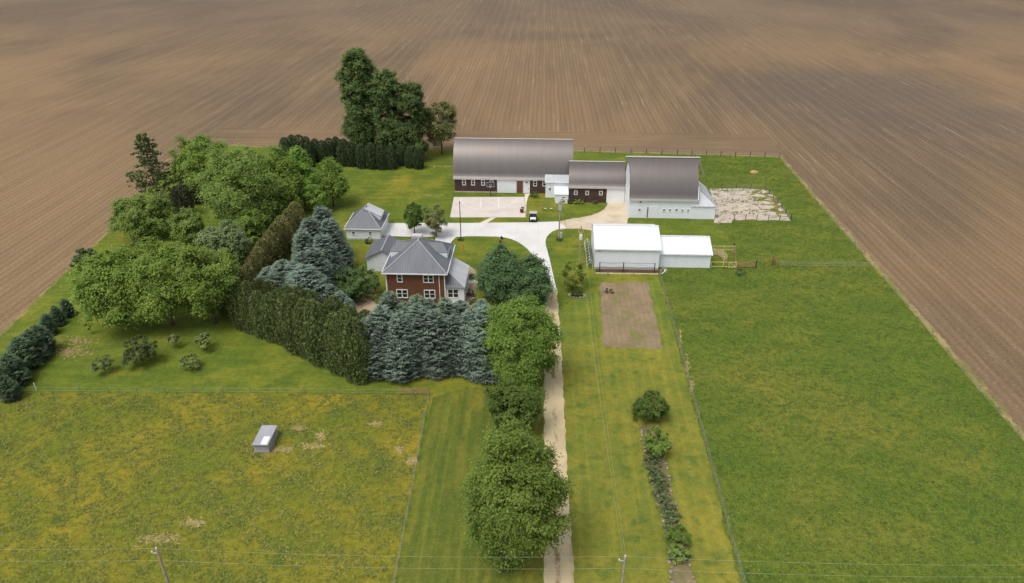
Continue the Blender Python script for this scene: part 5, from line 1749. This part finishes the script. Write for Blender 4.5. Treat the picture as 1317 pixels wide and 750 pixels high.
# ------------------------------------------------------------------ swing set
q = G(705, 271)
t = thing('swing_set', 'metal swing set on the lawn between court and lower barn', 'swing set', (q.x, q.y, 0))
for x in (-1.5, 1.5):
    for y in (-1.0, 1.0):
        MB().tube([(x * 1.08, y, 0), (x, 0, 2.3)], .045, 6).build('leg', M['wood_grey'], t)
MB().tube([(-1.55, 0, 2.3), (1.55, 0, 2.3)], .055, 6).build('top_bar', M['wood_grey'], t)
for x in (-.65, .65):
    s_ = MB().box(x - .28, x + .28, -.12, .12, .5, .55).build('seat', M['white_metal'], t)
    MB().tube([(x - .25, 0, .55), (x - .25, 0, 2.28)], .015, 4).tube([(x + .25, 0, .55), (x + .25, 0, 2.28)], .015, 4).build('chain', M['wire'], s_)

# ------------------------------------------------------------------ utility cart
q = G(685.5, 287)
t = thing('utility_cart', 'small dark utility cart with pale roof parked at the driveway edge', 'cart', (q.x, q.y + .2, 0))
mb = MB()
pts = [(-.05, .32), (.0, .75), (.75, .95), (.95, 1.0), (1.0, .6), (1.6, .6), (1.75, .95), (2.6, .95), (2.65, .35)]
n = len(pts)
mb.add([(-.75, y, z) for y, z in pts] + [(.75, y, z) for y, z in pts], [tuple(range(n)), tuple(range(2 * n - 1, n - 1, -1))] + [(i, n + i, n + (i + 1) % n, (i + 1) % n) for i in range(n)])
mb.build('body', M['black'], t)
MB().slabpoly([(-.62, .02, .80), (.62, .02, .80), (.62, .72, .985), (-.62, .72, .985)], .03).build('hood', M['white_metal'], t)
for i, (x, y) in enumerate(((-.72, .45), (.72, .45), (-.72, 2.15), (.72, 2.15))):
    wv = MB()
    wv.tube([(x - .13, y, .32), (x + .13, y, .32)], .32, 16)
    wo = wv.build('wheel', M['tyre'], t)
    MB().tube([(x - .14, y, .32), (x + .14, y, .32)], .17, 12).build('rim', M['grey_metal'], wo)
for x in (-.68, .68):
    MB().tube([(x, .85, .95), (x, 1.0, 1.85)], .035, 6).tube([(x, 1.85, .9), (x, 1.75, 1.85)], .035, 6).build('roof_frame', M['dark_metal'], t)
MB().slabpoly([(-.82, .7, 1.86), (.82, .7, 1.86), (.82, 2.0, 1.92), (-.82, 2.0, 1.92)], .06).build('roof', M['grey_metal'], t)
MB().slabpoly([(-.62, .86, 1.0), (.62, .86, 1.0), (.62, .99, 1.8), (-.62, .99, 1.8)], .02).build('windshield', M['glass'], t)
MB().box(-.6, .6, 1.3, 1.75, .62, .82).build('seat', M['dark_metal'], t)
for x in (-.5, .5):
    MB().box(x - .1, x + .1, -.035, .0, .58, .7).build('headlight', M['ceramic'], t)

# ------------------------------------------------------------------ potted red shrub, orange marker
q = G(671, 273.5)
t = thing('potted_shrub', 'rust-red shrub in a round planter at the court edge', 'planter', (q.x, q.y, .034))
MB().lathe([(0, 0), (.32, 0), (.42, .4), (.44, .44), (.38, .44), (.36, .37), (0, .37)], 14).build('planter', M['rust'], t)
V, tone, cen = crown_broad(1.4, .6, .35, 600, 20, 45, .17)
quad_cloud('foliage', V, tone, M['redleaf'], t)
q = G(596, 325)
t = thing('marker', 'thin orange garden marker on the lawn near the porch', 'marker', (q.x, q.y, 0))
MB().tube([(0, 0, -.1), (0, 0, 1.5)], .08, 6, .06).build('stake', M['orange'], t)
MB().lathe([(0, 1.5), (.14, 1.52), (.16, 1.7), (.1, 1.95), (0, 2.0)], 8).build('finial', M['orange'], t)
q = G(970, 222)
t = thing('hay_bale', 'small weathered hay heap in the lot behind the broken slab', 'hay', (q.x, q.y, 0))
mb = stone_mesh(1.4, 1.0, .7, 9)
mb.build('heap', M['hay'], t, True)
